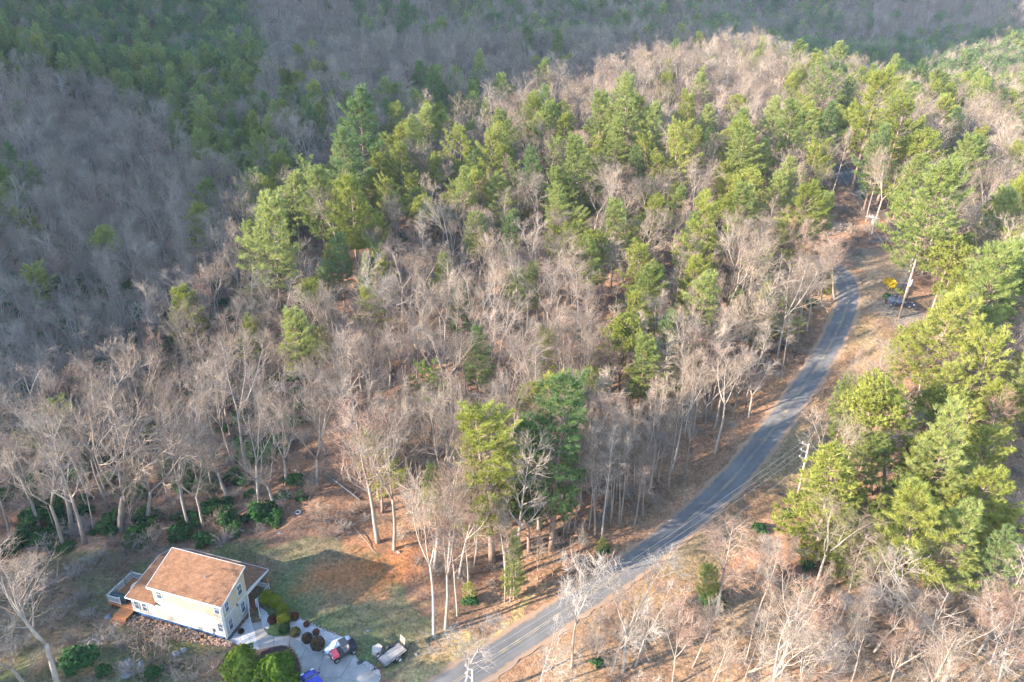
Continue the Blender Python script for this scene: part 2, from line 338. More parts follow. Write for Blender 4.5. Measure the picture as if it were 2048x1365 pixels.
def leaf_bush(seed, r=1.2, n=520, ls=0.16, flat=0.85, core=0.5, lumps=9):
    """a leafy bush: separate leaves on several uneven mounds over a few stems"""
    R = random.Random(seed); mb = MB(); L_ = []
    for k in range(lumps):
        a = R.uniform(0, 6.283); d = r * R.uniform(0.1, 0.75); L_.append((Vector((d * math.cos(a), d * math.sin(a), r * flat * R.uniform(0.25, 1.05) * (1.15 - 0.6 * d / r))), r * R.uniform(0.28, 0.52)))
        mb.tube([Vector((0, 0, -0.15)), L_[-1][0]], [0.03, 0.012], 3, 1, cap=False)
    for k in range(n):
        c, rr = L_[k % lumps]; v = rvec(R)
        if v.z < -0.3: v.z = -v.z
        p = c + v * rr * (core + (1 - core) * R.random() ** 0.5) * R.uniform(0.85, 1.15); p.z = max(p.z, 0.03)
        nrm = (v * 0.7 + rvec(R) * 0.8 + UP * 0.35).normalized(); x = nrm.orthogonal().normalized(); x.rotate(Quaternion(nrm, R.uniform(0, 6.28))); y = nrm.cross(x)
        a = ls * R.uniform(0.6, 1.35); o = len(mb.v)
        mb.v += [tuple(p - x * a), tuple(p + y * a * 0.5 + nrm * 0.01), tuple(p + x * a), tuple(p - y * a * 0.5)]; mb.f.append((o, o+1, o+2, o+3)); mb.m.append(0)
    return mb
def brush_bush(seed, r=1.1, stems=16, tw=6, rad=0.016):
    R = random.Random(seed); mb = MB()
    for k in range(stems):
        v = rvec(R); v.z = abs(v.z) + 0.55; b1, _ = bend(R, Vector((R.uniform(-.2,.2), R.uniform(-.2,.2), -0.1)), v.normalized(), r * R.uniform(0.7, 1.4), 3, 0.25, 0.02); mb.tube(b1, [rad * 1.6, rad * 1.3, rad, rad * 0.6], 3, cap=False)
        for j in range(tw):
            p, d = at_t(b1, R.uniform(0.25, 1)); e = side(R, d, 25, 70); b2, _ = bend(R, p, e, r * 0.5 * R.uniform(0.5, 1.2), 2, 0.25, 0.03); mb.tube(b2, [rad, rad * 0.8, rad * 0.5], 3, cap=False)
            for i in range(4):
                q, dd = at_t(b2, R.uniform(0.2, 1)); g = side(R, dd, 25, 65); spike(mb, q, g, r * 0.28 * R.uniform(0.6, 1.3), rad * 0.7, (g + rvec(R) * 0.5).normalized())
    return mb
BARE = {}; PINE = {}
def reg(D, key, pair, mt, mc, h, w):
    tk, cr = pair
    two = MB(); two.v = tk.v + cr.v; o = len(tk.v); two.f = tk.f + [tuple(i + o for i in q) for q in cr.f]; two.m = [1 if True else 0] * len(tk.f) + [(0 if x == 0 else 1) for x in cr.m]
    mats = [mc, mt]
    D[key] = dict(trunk=tk.mesh('trunk', mt, True), crown=cr.mesh('crown', mats, False), joined=two.mesh('tree', mats, False), h=h, w=w)
for i in range(5): reg(BARE, 'tall%d' % i, bare_tree(10 + i, 17.5 + i * 0.5, 0.36, 3.7, 12, 6, 5, 4, 0.23, 0.0105, fork=(0.50, 0.42, None, 0.55, 0.46)[i], lo=24, hi=52, up=0.12), M_BARK, M_TWIG, 17.5 + i * 0.5, 8)
for i in range(4): reg(BARE, 'wide%d' % i, bare_tree(30 + i, 17.0, 0.3, 4.0, 14, 6, 5, 4, 0.29, 0.0105, fork=0.30 + 0.06 * i, lo=26, hi=58, up=0.105), M_BARK, M_TWIG, 17.0, 11)
for i in range(3): reg(BARE, 'slim%d' % i, bare_tree(40 + i, 17.5, 0.42, 2.3, 12, 5, 4, 4, 0.13, 0.0100, lo=30, hi=56, up=0.10), M_BARK, M_TWIG, 17.5, 4.5)
for i in range(2): reg(BARE, 'red%d' % i, bare_tree(50 + i, 14.5, 0.34, 3.1, 12, 6, 5, 5, 0.16, 0.0105, fork=(None, 0.4)[i], lo=26, hi=52, up=0.13), M_BARK, M_TWIGR, 14.5, 6)
for i in range(2): reg(BARE, 'young%d' % i, bare_tree(60 + i, 8.0, 0.22, 1.8, 9, 4, 4, 4, 0.06, 0.009, lo=28, hi=56, up=0.10, twl=0.5), M_BARK, M_TWIG, 8, 3)
reg(BARE, 'pale0', bare_tree(70, 13.5, 0.40, 2.6, 11, 6, 4, 3, 0.19, 0.013, fork=0.5, lo=22, hi=52, up=0.14), M_SNAG, M_SNAG, 13.5, 5)
reg(BARE, 'pale1', bare_tree(71, 14.5, 0.30, 3.2, 9, 5, 4, 3, 0.18, 0.013, fork=0.36, lo=30, hi=62, up=0.10, lean=0.06), M_SNAG, M_SNAG, 14.5, 7)
reg(BARE, 'pale2', bare_tree(72, 11.0, 0.2, 3.4, 12, 6, 5, 4, 0.13, 0.011, fork=0.18, lo=20, hi=46, up=0.09, lean=0.05), M_BARK, M_SNAG, 11, 6)
reg(BARE, 'snag0', snag_tree(80), M_SNAG, M_SNAG, 15, 4)
for i in range(3): reg(BARE, 'far%d' % i, bare_tree(90 + i, 17, 0.38, 4.0, 9, 4, 4, 3, 0.24, 0.020, fork=(0.4, 0.5, None)[i], twl=1.0), M_BARK, M_TWIG, 17, 8)
for i in range(5): reg(PINE, 'white%d' % i, pine_tree(110 + i, 16.5 + i, 0.30 + 0.04 * (i % 3), 4.5 + 0.3 * (i % 2), 0.42 + 0.06 * (i % 4), irr=0.5, nb=18, bl=0.56, bw=0.036, gap=0.85, den=1.65), M_PBARK, (M_PINE, M_PINE2, M_PINE, M_PINE3, M_PINE)[i], 16.5 + i, 7.6)
for i in range(4): reg(PINE, 'yellow%d' % i, pine_tree(130 + i, 13.5 + i, 0.36, 4.0, 0.34, nb=18, bl=0.46, bw=0.036, gap=0.85, irr=0.65, open_=0.08, den=1.75), M_PBARK, (M_PINE2, M_PINE, M_PINE2, M_PINE2)[i], 13.5 + i, 6.8)
for i in range(2): reg(PINE, 'cone%d' % i, pine_tree(150 + i, 13 + 2 * i, 0.10, 3.5, 0.70, droop=4, nb=14, gap=0.7, den=1.5, bw=0.048, irr=0.4), M_PBARK, (M_PINE, M_PINE2)[i], 13 + 2 * i, 6.5)
for i in range(2): reg(PINE, 'round%d' % i, round_pine(160 + i, 16, 3.6, 6.6 + i), M_PBARK, M_PINE2, 16, 7)
reg(PINE, 'dark0', pine_tree(170, 26, 0.27, 4.3, 0.34, nb=16, den=1.5, bw=0.040, gap=0.9, r0=0.34, irr=0.55), M_PBARK, M_PINE3, 26, 8.5)
reg(PINE, 'dark1', pine_tree(171, 27, 0.26, 4.6, 0.36, nb=16, den=1.5, bw=0.040, gap=0.9, r0=0.36, irr=0.6), M_PBARK, M_PINE2, 27, 9)
reg(PINE, 'sapling0', pine_tree(180, 5.5, 0.06, 1.6, 0.6, nb=9, bl=0.34, gap=0.5, r0=0.07), M_PBARK, M_PINE2, 5.5, 3)
for i in range(3): reg(PINE, 'far%d' % i, pine_tree(190 + i, 15, 0.36, 4.4, 0.26, nb=9, den=0.7, bl=0.75, bw=0.13, gap=1.2, irr=0.6), M_PBARK, (M_PINE3, M_PINE, M_PINE3)[i], 15, 8.5)
BUSH = {'rhodo0': leaf_bush(201, 1.3, 900, 0.17).mesh('foliage', [M_RHODO, M_PBARK]), 'rhodo1': leaf_bush(202, 1.1, 800, 0.15, lumps=7).mesh('foliage', [M_RHODO, M_PBARK]),
        'brush0': brush_bush(203, 1.2).mesh('twigs', M_BRUSH), 'brush1': brush_bush(204, 1.0, 20, 5).mesh('twigs', M_BRUSH), 'brush2': brush_bush(205, 1.5, 14, 7).mesh('twigs', M_TWIG)}
# ------------------------------------------------------------------ ground, road
ROADPX = [(840,1410),(911,1364),(961,1331),(1019,1294),(1090,1248),(1140,1214),(1242,1148),(1349,1066),(1423,1000),(1473,951),(1517,896),(1551,852),(1580,812),(1602,781),(1655,701),(1672,666),(1688,633),(1698,594),(1694,570),(1680,548),(1655,530),(1620,518),(1570,512),(1500,512)]
_rp = np.array(gpl(ROADPX))[:, :2]
def smooth_path(P, step=0.5, it=3):
    P = np.asarray(P, float)
    for _ in range(it):
        Q = [P[0]]
        for a, b in zip(P[:-1], P[1:]): Q += [a * 0.75 + b * 0.25, a * 0.25 + b * 0.75]
        P = np.array(Q + [P[-1]])
    d = np.concatenate([[0], np.cumsum(np.linalg.norm(np.diff(P, axis=0), axis=1))]); s = np.arange(0, d[-1], step)
    return np.stack([np.interp(s, d, P[:, k]) for k in range(P.shape[1])], 1)
ROAD = smooth_path(_rp)
def path_dist(x, y, path=ROAD):
    x = np.asarray(x, float); y = np.asarray(y, float); best = np.full(x.shape, 1e9); sd = np.zeros(x.shape)
    t = np.gradient(path, axis=0); t /= np.linalg.norm(t, axis=1)[:, None]
    for i in range(0, len(path), 2):
        dx = x - path[i, 0]; dy = y - path[i, 1]; d = np.hypot(dx, dy); c = d < best
        best[c] = d[c]; sd[c] = (dx * t[i, 1] - dy * t[i, 0])[c]      # positive: to the right of the road, going uphill
    return best, sd
zp = lambda l, ox=440, oy=1140, s=4.655: [(ox + x / s, oy + y / s) for x, y in l]
LAWN = [(500,1095),(560,1080),(640,1075),(700,1085),(760,1110),(800,1150),(838,1200),(850,1260),(835,1330),(800,1365),(740,1365),(690,1300),(600,1230),(545,1170),(530,1120)]
CLAY = [(675,1130),(700,1112),(745,1105),(780,1120),(795,1150),(800,1175),(770,1185),(735,1165),(700,1160)]
DRYG = [(840,1180),(870,1240),(870,1290),(800,1365),(740,1400),(830,1420),(920,1350),(1000,1280),(1130,1180),(1060,1190),(960,1260),(900,1270)]
YARD = [(-60,1120),(150,1110),(300,1090),(480,1066),(520,1090),(560,1200),(470,1290),(520,1420),(-60,1420)]
PARK = [(1715,500),(1765,495),(1820,540),(1840,610),(1850,640),(1790,650),(1760,640),(1735,600),(1712,600)]
WOODX = [(-80,1118),(100,1106),(170,1098),(300,1082),(420,1066),(500,1052),(590,1015),(650,985),(700,1000),(742,1075),(790,1105),(842,1180),(850,1260),(875,1262),(960,1210),(1080,1170),(1160,1165),(1250,1110),(1350,1030),(1440,1035),(1400,1080),(1330,1135),(1290,1180),(1210,1250),(1080,1340),(1040,1420),(1000,2600),(-900,2600),(-900,1118)]
VERGE = 0
lawnW, clayW, drygW, yardW, parkW = [[tuple(p[:2]) for p in gpl(q)] for q in (LAWN, CLAY, DRYG, YARD, PARK)]
HC0 = gp(457, 1281); HROT = math.atan2(-0.25796, 0.96615)
def nonuni(lo, flo, fhi, hi, fine, grow=1.07):
    a = list(np.arange(flo, fhi, fine)); s = fine; p = a[-1]; 
    while p < hi: s *= grow; p += s; a.append(p)
    s = fine; p = a[0]; b = []
    while p > lo: s *= grow; p -= s; b.append(p)
    return np.array(b[::-1] + a)
gx = nonuni(-1100, -72, 95, 1500, 0.65); gy = nonuni(-260, 40, 130, 2100, 0.65)
GX, GY = np.meshgrid(gx, gy); GZ = hgt(GX, GY)
def vnoise(x, y, s, seed):
    R = np.random.RandomState(seed); T = R.rand(256, 256); u = x / s; v = y / s; i = np.floor(u).astype(int); j = np.floor(v).astype(int); a = u - i; b = v - j
    a = a * a * (3 - 2 * a); b = b * b * (3 - 2 * b); g = lambda p, q: T[p % 256, q % 256]
    return (g(i, j) * (1-a) + g(i+1, j) * a) * (1-b) + (g(i, j+1) * (1-a) + g(i+1, j+1) * a) * b - 0.5
RD, RS = path_dist(GX, GY)
hl = (np.stack([GX - HC0[0], GY - HC0[1]], -1)); hx = hl[..., 0] * math.cos(HROT) + hl[..., 1] * math.sin(HROT); hy = -hl[..., 0] * math.sin(HROT) + hl[..., 1] * math.cos(HROT)
flat = np.clip(1 - np.maximum.reduce([np.abs(hx + 3) - 17, np.abs(hy - 0) - 12, np.zeros_like(hx)]) / 5, 0, 1)
wild = np.clip((RD - 3.2) / 3, 0, 1) * (1 - flat * 0.85)
GZ = GZ + wild * (vnoise(GX, GY, 9, 1) * 1.1 + vnoise(GX, GY, 3.1, 2) * 0.45 + vnoise(GX, GY, 1.4, 3) * 0.16)
_fd = np.clip((np.hypot(GX, GY) - 240) / 160, 0, 1) * (GX > -0.72 * GY); GZ = GZ + _fd * (vnoise(GX, GY, 75, 21) * 16 + vnoise(GX, GY, 32, 22) * 7)
GZ = GZ - 0.10 * np.clip((2.6 - RD) / 0.5, 0, 1) + 0.25 * np.clip(1 - np.abs(RD - 3.6) / 1.0, 0, 1) * (RS < 0) * 0.6
jx = GX + vnoise(GX, GY, 1.7, 5) * 2.6 + vnoise(GX, GY, 6, 15) * 4; jy = GY + vnoise(GX, GY, 1.7, 6) * 2.6 + vnoise(GX, GY, 6, 16) * 4
ip = lambda poly: inpoly(jx, jy, poly)
col = np.empty(GX.shape + (3,)); n1 = vnoise(GX, GY, 7, 7) + vnoise(GX, GY, 2.3, 8) * 0.7; n2 = vnoise(GX, GY, 5, 9) + vnoise(GX, GY, 1.6, 10) * 0.6
litter = np.array([0.27, 0.150, 0.088]); litd = np.array([0.165, 0.100, 0.068]); litl = np.array([0.36, 0.225, 0.135])
mixc = lambda a, b, k: a + (b - a) * np.clip(k, 0, 1)[..., None]
col = mixc(litter, litd, 0.5 + n1 * 1.2); col = mixc(col, litl, n2 * 1.3 - 0.1)
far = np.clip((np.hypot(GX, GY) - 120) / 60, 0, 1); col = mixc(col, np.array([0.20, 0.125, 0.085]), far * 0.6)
rside = (RS > 0) & (RD < 8.5 + n1 * 4) & (GY > 62) & (GY < 120)
col = np.where(rside[..., None], mixc(np.array([0.235, 0.170, 0.095]), np.array([0.215, 0.128, 0.076]), 0.55 + n2 * 1.7), col)
lowr = (RS > 0) & (GY < 62); col = np.where(lowr[..., None], mixc(np.array([0.28, 0.16, 0.092]), np.array([0.25, 0.175, 0.105]), 0.5 + n1), col)
col = np.where(ip(yardW)[..., None], mixc(mixc(np.array([0.175, 0.120, 0.080]), np.array([0.115, 0.125, 0.055]), 0.5 + n1 * 1.5), np.array([0.28, 0.16, 0.10]), n2 * 1.6 - 0.1), col)
col = np.where(ip(lawnW)[..., None], mixc(mixc(np.array([0.190, 0.150, 0.090]), np.array([0.120, 0.130, 0.062]), 0.35 + n1 * 1.6), np.array([0.25, 0.185, 0.12]), n2 * 1.2), col)
for px, py, rr in ((640,1262,3.0),(735,1296,3.4),(570,1165,4.5),(600,1190,3.5),(720,1330,2.0)):
    q = gp(px, py); k = np.clip(1.3 - np.hypot(jx - q[0], jy - q[1]) / rr, 0, 1); col = mixc(col, np.array([0.075, 0.115, 0.042]), k * 0.7)
for px, py, rr in ((735,1138,5.2),(775,1158,4.2),(705,1140,3.2)):
    q = gp(px, py); k = np.clip(1.15 - np.hypot(jx - q[0], jy - q[1]) / rr + n2 * 1.1, 0, 1); col = mixc(col, np.array([0.33, 0.135, 0.055]), k * 0.85)
col = np.where(ip(drygW)[..., None], mixc(np.array([0.37, 0.275, 0.125]), np.array([0.30, 0.185, 0.09]), 0.4 + n1 * 1.6), col)
col = np.where(ip(parkW)[..., None], mixc(np.array([0.235, 0.175, 0.115]), np.array([0.20, 0.135, 0.085]), 0.5 + n1 * 1.5), col)
for px, py, rr in ((1800,625,5.5),(1820,632,4.5)): q = gp(px, py); col = mixc(col, np.array([0.235, 0.195, 0.16]), np.clip(1.3 - np.hypot(jx - q[0], jy - q[1]) / rr, 0, 1) * 0.8)
for px, py, rr in ((1700,318,8),(1500,330,6)): q = gp(px, py); col = mixc(col, np.array([0.36, 0.165, 0.08]), np.clip(1.4 - np.hypot(jx - q[0], jy - q[1]) / rr, 0, 1))
ny, nx = GX.shape; me = bpy.data.meshes.new('ground')
idx = np.arange(nx * ny).reshape(ny, nx); quads = np.stack([idx[:-1, :-1], idx[:-1, 1:], idx[1:, 1:], idx[1:, :-1]], -1).reshape(-1, 4)
me.vertices.add(nx * ny); me.vertices.foreach_set('co', np.stack([GX, GY, GZ], -1).astype(np.float32).ravel())
me.loops.add(quads.size); me.loops.foreach_set('vertex_index', quads.ravel().astype(np.int32)); me.polygons.add(len(quads))
me.polygons.foreach_set('loop_start', np.arange(0, quads.size, 4, dtype=np.int32)); me.polygons.foreach_set('use_smooth', np.ones(len(quads), bool)); me.update(calc_edges=True)
at = me.color_attributes.new('soil', 'FLOAT_COLOR', 'POINT'); at.data.foreach_set('color', np.concatenate([col, np.ones(col.shape[:2] + (1,))], -1).astype(np.float32).ravel())
mg = mat('forest_floor', (0.25, 0.15, 0.09), 0.95, 0.1); bs = mg.node_tree.nodes['Principled BSDF']
ca = N(mg, 'ShaderNodeVertexColor'); ca.layer_name = 'soil'; tc = N(mg, 'ShaderNodeTexCoord')
nz = N(mg, 'ShaderNodeTexNoise'); nz.inputs['Scale'].default_value = 2.6; nz.inputs['Detail'].default_value = 8; nz.inputs['Roughness'].default_value = 0.75; L(mg, tc.outputs['Object'], nz.inputs['Vector'])
vr = N(mg, 'ShaderNodeTexVoronoi'); vr.inputs['Scale'].default_value = 5.5; L(mg, tc.outputs['Object'], vr.inputs['Vector'])
k1 = ramp(mg, nz.outputs[0], [(0.30, (0.45, 0.43, 0.42)), (0.5, (0.95, 0.95, 0.95)), (0.72, (1.6, 1.55, 1.5))])
k2 = ramp(mg, vr.outputs['Color'], [(0.1, (0.72, 0.75, 0.75)), (0.9, (1.28, 1.2, 1.12))])
m1 = N(mg, 'ShaderNodeMix', data_type='RGBA', blend_type='MULTIPLY'); m1.inputs[0].default_value = 1; L(mg, ca.outputs[0], m1.inputs[6]); L(mg, k1, m1.inputs[7])
m2 = N(mg, 'ShaderNodeMix', data_type='RGBA', blend_type='MULTIPLY'); m2.inputs[0].default_value = 1; L(mg, m1.outputs[2], m2.inputs[6]); L(mg, k2, m2.inputs[7]); L(mg, m2.outputs[2], bs.inputs['Base Color'])
bp = N(mg, 'ShaderNodeBump'); bp.inputs['Strength'].default_value = 0.8; bp.inputs['Distance'].default_value = 0.25; L(mg, nz.outputs[0], bp.inputs['Height']); L(mg, bp.outputs[0], bs.inputs['Normal'])
me.materials.append(mg); ground = link('ground', me); tag(ground, 'leaf-covered forest floor, lawn and verges', kind='structure')
def gz(x, y):
    """height of the built ground sheet"""
    i = min(max(np.searchsorted(gx, x) - 1, 0), len(gx) - 2); j = min(max(np.searchsorted(gy, y) - 1, 0), len(gy) - 2)
    a = (x - gx[i]) / (gx[i+1] - gx[i]); b = (y - gy[j]) / (gy[j+1] - gy[j])
    return float((GZ[j, i] * (1-a) + GZ[j, i+1] * a) * (1-b) + (GZ[j+1, i] * (1-a) + GZ[j+1, i+1] * a) * b)
def gzv(x, y):
    x = np.asarray(x, float); y = np.asarray(y, float); i = np.clip(np.searchsorted(gx, x) - 1, 0, len(gx) - 2); j = np.clip(np.searchsorted(gy, y) - 1, 0, len(gy) - 2)
    a = (x - gx[i]) / (gx[i+1] - gx[i]); b = (y - gy[j]) / (gy[j+1] - gy[j])
    return (GZ[j, i] * (1-a) + GZ[j, i+1] * a) * (1-b) + (GZ[j+1, i] * (1-a) + GZ[j+1, i+1] * a) * b
def on(px, py):
    p = gp(px, py); return Vector((p[0], p[1], gz(p[0], p[1])))
# road
tng = np.gradient(ROAD, axis=0); tng /= np.linalg.norm(tng, axis=1)[:, None]; nrm = np.stack([tng[:, 1], -tng[:, 0]], 1)
def strip(path, nr, offs, dz, jitter=None):
    mb = MB(); k = len(offs); RR = random.Random(4)
    for i in range(len(path)):
        for j, o in enumerate(offs):
            oo = o
            if jitter and j in (0, k - 1): oo = o + jitter * (math.sin(i * 0.37 + j) * 0.5 + math.sin(i * 1.13 + 2 * j) * 0.35 + RR.uniform(-0.5, 0.5))
            q = path[i] + nr[i] * oo; mb.v.append((q[0], q[1], 0))
    xy = np.array(mb.v)[:, :2]; z = hgt(xy[:, 0], xy[:, 1]) + dz; crown = np.tile(-0.012 * np.abs(np.array(offs)), len(path))
    mb.v = [(a, b, c) for (a, b), c in zip(xy, z + crown)]
    for i in range(len(path) - 1):
        for j in range(k - 1): mb.f.append((i*k+j, i*k+j+1, (i+1)*k+j+1, (i+1)*k+j)); mb.m.append(0)
    return mb
ma = noisy('asphalt', [(0.25, (0.075, 0.071, 0.069)), (0.55, (0.108, 0.102, 0.097)), (0.8, (0.150, 0.138, 0.126))], 0.35, 0.9, 0.2, 0.06, 9, bscale=14)
rmb = strip(ROAD, nrm, [-2.2, -1.7, -1.1, -0.55, 0, 0.55, 1.1, 1.7, 2.25], 0.03, 0.3); road = rmb.build('road', ma, smooth=True); tag(road, 'narrow grey asphalt road curving uphill through the trees', kind='structure')
wa = road.data.color_attributes.new('wear', 'FLOAT_COLOR', 'POINT'); _w = np.tile(np.array([[1, 0], [0.45, 0.35], [0, 0.9], [0, 0.45], [0, 0.1], [0, 0.45], [0, 0.9], [0.45, 0.35], [1, 0]]), (len(ROAD), 1)); wa.data.foreach_set('color', np.concatenate([_w, np.zeros((len(_w), 1)), np.ones((len(_w), 1))], 1).astype(np.float32).ravel())
_b = ma.node_tree.nodes['Principled BSDF']; _src = _b.inputs['Base Color'].links[0].from_socket; vc = N(ma, 'ShaderNodeVertexColor'); vc.layer_name = 'wear'; sx = N(ma, 'ShaderNodeSeparateColor'); L(ma, vc.outputs[0], sx.inputs[0])
_tc = N(ma, 'ShaderNodeTexCoord'); _n = N(ma, 'ShaderNodeTexNoise'); _n.inputs['Scale'].default_value = 1.1; _n.inputs['Detail'].default_value = 9; _n.inputs['Roughness'].default_value = 0.7; L(ma, _tc.outputs['Object'], _n.inputs['Vector'])
_m1 = N(ma, 'ShaderNodeMix', data_type='RGBA'); _k = N(ma, 'ShaderNodeMath', operation='MULTIPLY'); L(ma, sx.outputs[1], _k.inputs[0]); L(ma, _n.outputs[0], _k.inputs[1]); L(ma, _k.outputs[0], _m1.inputs[0]); L(ma, _src, _m1.inputs[6]); _m1.inputs[7].default_value = (0.160, 0.148, 0.136, 1)
_a = N(ma, 'ShaderNodeMath', operation='MULTIPLY_ADD'); _a.inputs[1].default_value = 1.0; L(ma, sx.outputs[0], _a.inputs[0]); L(ma, _n.outputs[0], _a.inputs[2]); _g = ramp(ma, _a.outputs[0], [(0.78, (0, 0, 0)), (1.0, (1, 1, 1))]); _m2 = N(ma, 'ShaderNodeMix', data_type='RGBA'); L(ma, _g, _m2.inputs[0]); L(ma, _m1.outputs[2], _m2.inputs[6]); _m2.inputs[7].default_value = (0.25, 0.165, 0.105, 1)
_v = N(ma, 'ShaderNodeTexVoronoi', feature='DISTANCE_TO_EDGE'); _v.inputs['Scale'].default_value = 0.33; _wd = N(ma, 'ShaderNodeMix', data_type='VECTOR'); _wd.inputs[0].default_value = 0.22; L(ma, _tc.outputs['Object'], _wd.inputs[4]); L(ma, _n.outputs[1], _wd.inputs[5]); L(ma, _wd.outputs[1], _v.inputs['Vector']); _c = ramp(ma, _v.outputs[0], [(0.0, (0.55, 0.55, 0.55)), (0.014, (1, 1, 1))]); _m3 = N(ma, 'ShaderNodeMix', data_type='RGBA', blend_type='MULTIPLY'); _m3.inputs[0].default_value = 0.3; L(ma, _m2.outputs[2], _m3.inputs[6]); L(ma, _c, _m3.inputs[7]); L(ma, _m3.outputs[2], _b.inputs['Base Color'])
my = noisy('faded_yellow_paint', [(0.42, (0.165, 0.155, 0.14)), (0.55, (0.27, 0.215, 0.12)), (0.75, (0.36, 0.28, 0.13))], 0.9, 0.9, 0.2)
for o in (-0.11, 0.11): strip(ROAD[:280], nrm[:280], [o - 0.045, o + 0.045], 0.036).build('centre_line', my, road)
# dark tyre tracks are part of the asphalt; a gravel lay-by beside the bend
mgv = noisy('grey_gravel', [(0.3, (0.20, 0.18, 0.165)), (0.55, (0.33, 0.30, 0.275)), (0.75, (0.46, 0.43, 0.40))], 7, 0.95, 0.1, 0.6)
def sheet(name, px, dz, m, label, parent=None, world=False, thick=0.0):
    """a flat patch following the ground"""
    P = [p[:2] for p in (px if world else gpl(px))]; P = np.array(P); a = P.mean(0); rings = 5; mb = MB(); n0 = len(P)
    D = []
    for i in range(n0):
        p, q = P[i], P[(i+1) % n0]; k = max(1, int(np.linalg.norm(q - p) / 0.7)); D += [p + (q - p) * j / k for j in range(k)]
    D = np.array(D)
    from mathutils.geometry import delaunay_2d_cdt
    lo, hi = D.min(0), D.max(0); gxx, gyy = np.meshgrid(np.arange(lo[0], hi[0], 0.7), np.arange(lo[1], hi[1], 0.7)); ins = inpoly(gxx, gyy, [tuple(q) for q in D]); pts = list(map(tuple, D)) + [(x, y) for x, y in zip(gxx[ins], gyy[ins])]
    vs, es, fs, *_ = delaunay_2d_cdt([Vector(q) for q in pts], [], [list(range(len(D)))], 1, 1e-4)
    xy = np.array([(v.x, v.y) for v in vs]); z = np.maximum(hgt(xy[:, 0], xy[:, 1]), gzv(xy[:, 0], xy[:, 1])) + dz
    mb.v = [(a, b, c) for (a, b), c in zip(xy, z)]; mb.f = [tuple(f) for f in fs]; mb.m = [0] * len(fs)
    if thick:
        o = len(mb.v); n = len(D); mb.v += [(p[0], p[1], mb.v[i][2] - thick) for i, p in enumerate(D)]
        for i in range(n): j = (i+1) % n; mb.f.append((j, i, o+i, o+j)); mb.m.append(0)
    ob = mb.build(name, m, parent, smooth=False)
    if parent is None: tag(ob, label, kind='structure')
    return ob
sheet('upper_road', [(1652,322),(1690,332),(1728,352),(1732,385),(1720,410),(1700,385),(1668,362),(1640,345)], 0.05, ma, 'short stretch of road seen between the upper pines')

# ------------------------------------------------------------------ where the trees stand
RNG = random.Random(2024); NR = np.random.RandomState(77)
trees = []      # dicts: sp, key, x, y, h (height), rz, lean (dx, dy), w (crown scale), hero
def base_to_tree(sp, key, bx, by, tx, ty, ws=1.0, rz=None, name=None):
    """a tree given by the photo pixels of its foot and its top"""
    P = gp(bx, by); best = None
    for hh in np.arange(2.5, 34, 0.25):
        q = project(P + np.array([0, 0, hh]))
        if q[1] <= ty: best = hh; break
    hh = best or 30; q = project(P + np.array([0, 0, hh])); dx = (tx - q[0]) / FPX * q[2]
    trees.append(dict(sp=sp, key=key, x=P[0], y=P[1], h=hh, rz=RNG.uniform(0, 6.28) if rz is None else rz, lean=max(-0.35, min(0.35, dx / hh)), ws=ws, hero=True, name=name))
def crown_tree(sp, key, cx, cy, wpx, hk=None, name=None):
    """a tree given by the photo pixel of its crown's middle and the crown's width in pixels"""
    D = PINE if sp == 'pine' else BARE; d = D[key]; P = gp(cx, cy, d['h'] * 0.66); Z = project(P)[2]; k = wpx / FPX * Z / d['w']; k = min(max(k, 0.45), 1.5)
    P = gp(cx, cy, d['h'] * 0.66 * k); trees.append(dict(sp=sp, key=key, x=P[0], y=P[1], h=d['h'] * k, rz=RNG.uniform(0, 6.28), lean=0, ws=1.0, hero=True, name=name))
bt = base_to_tree
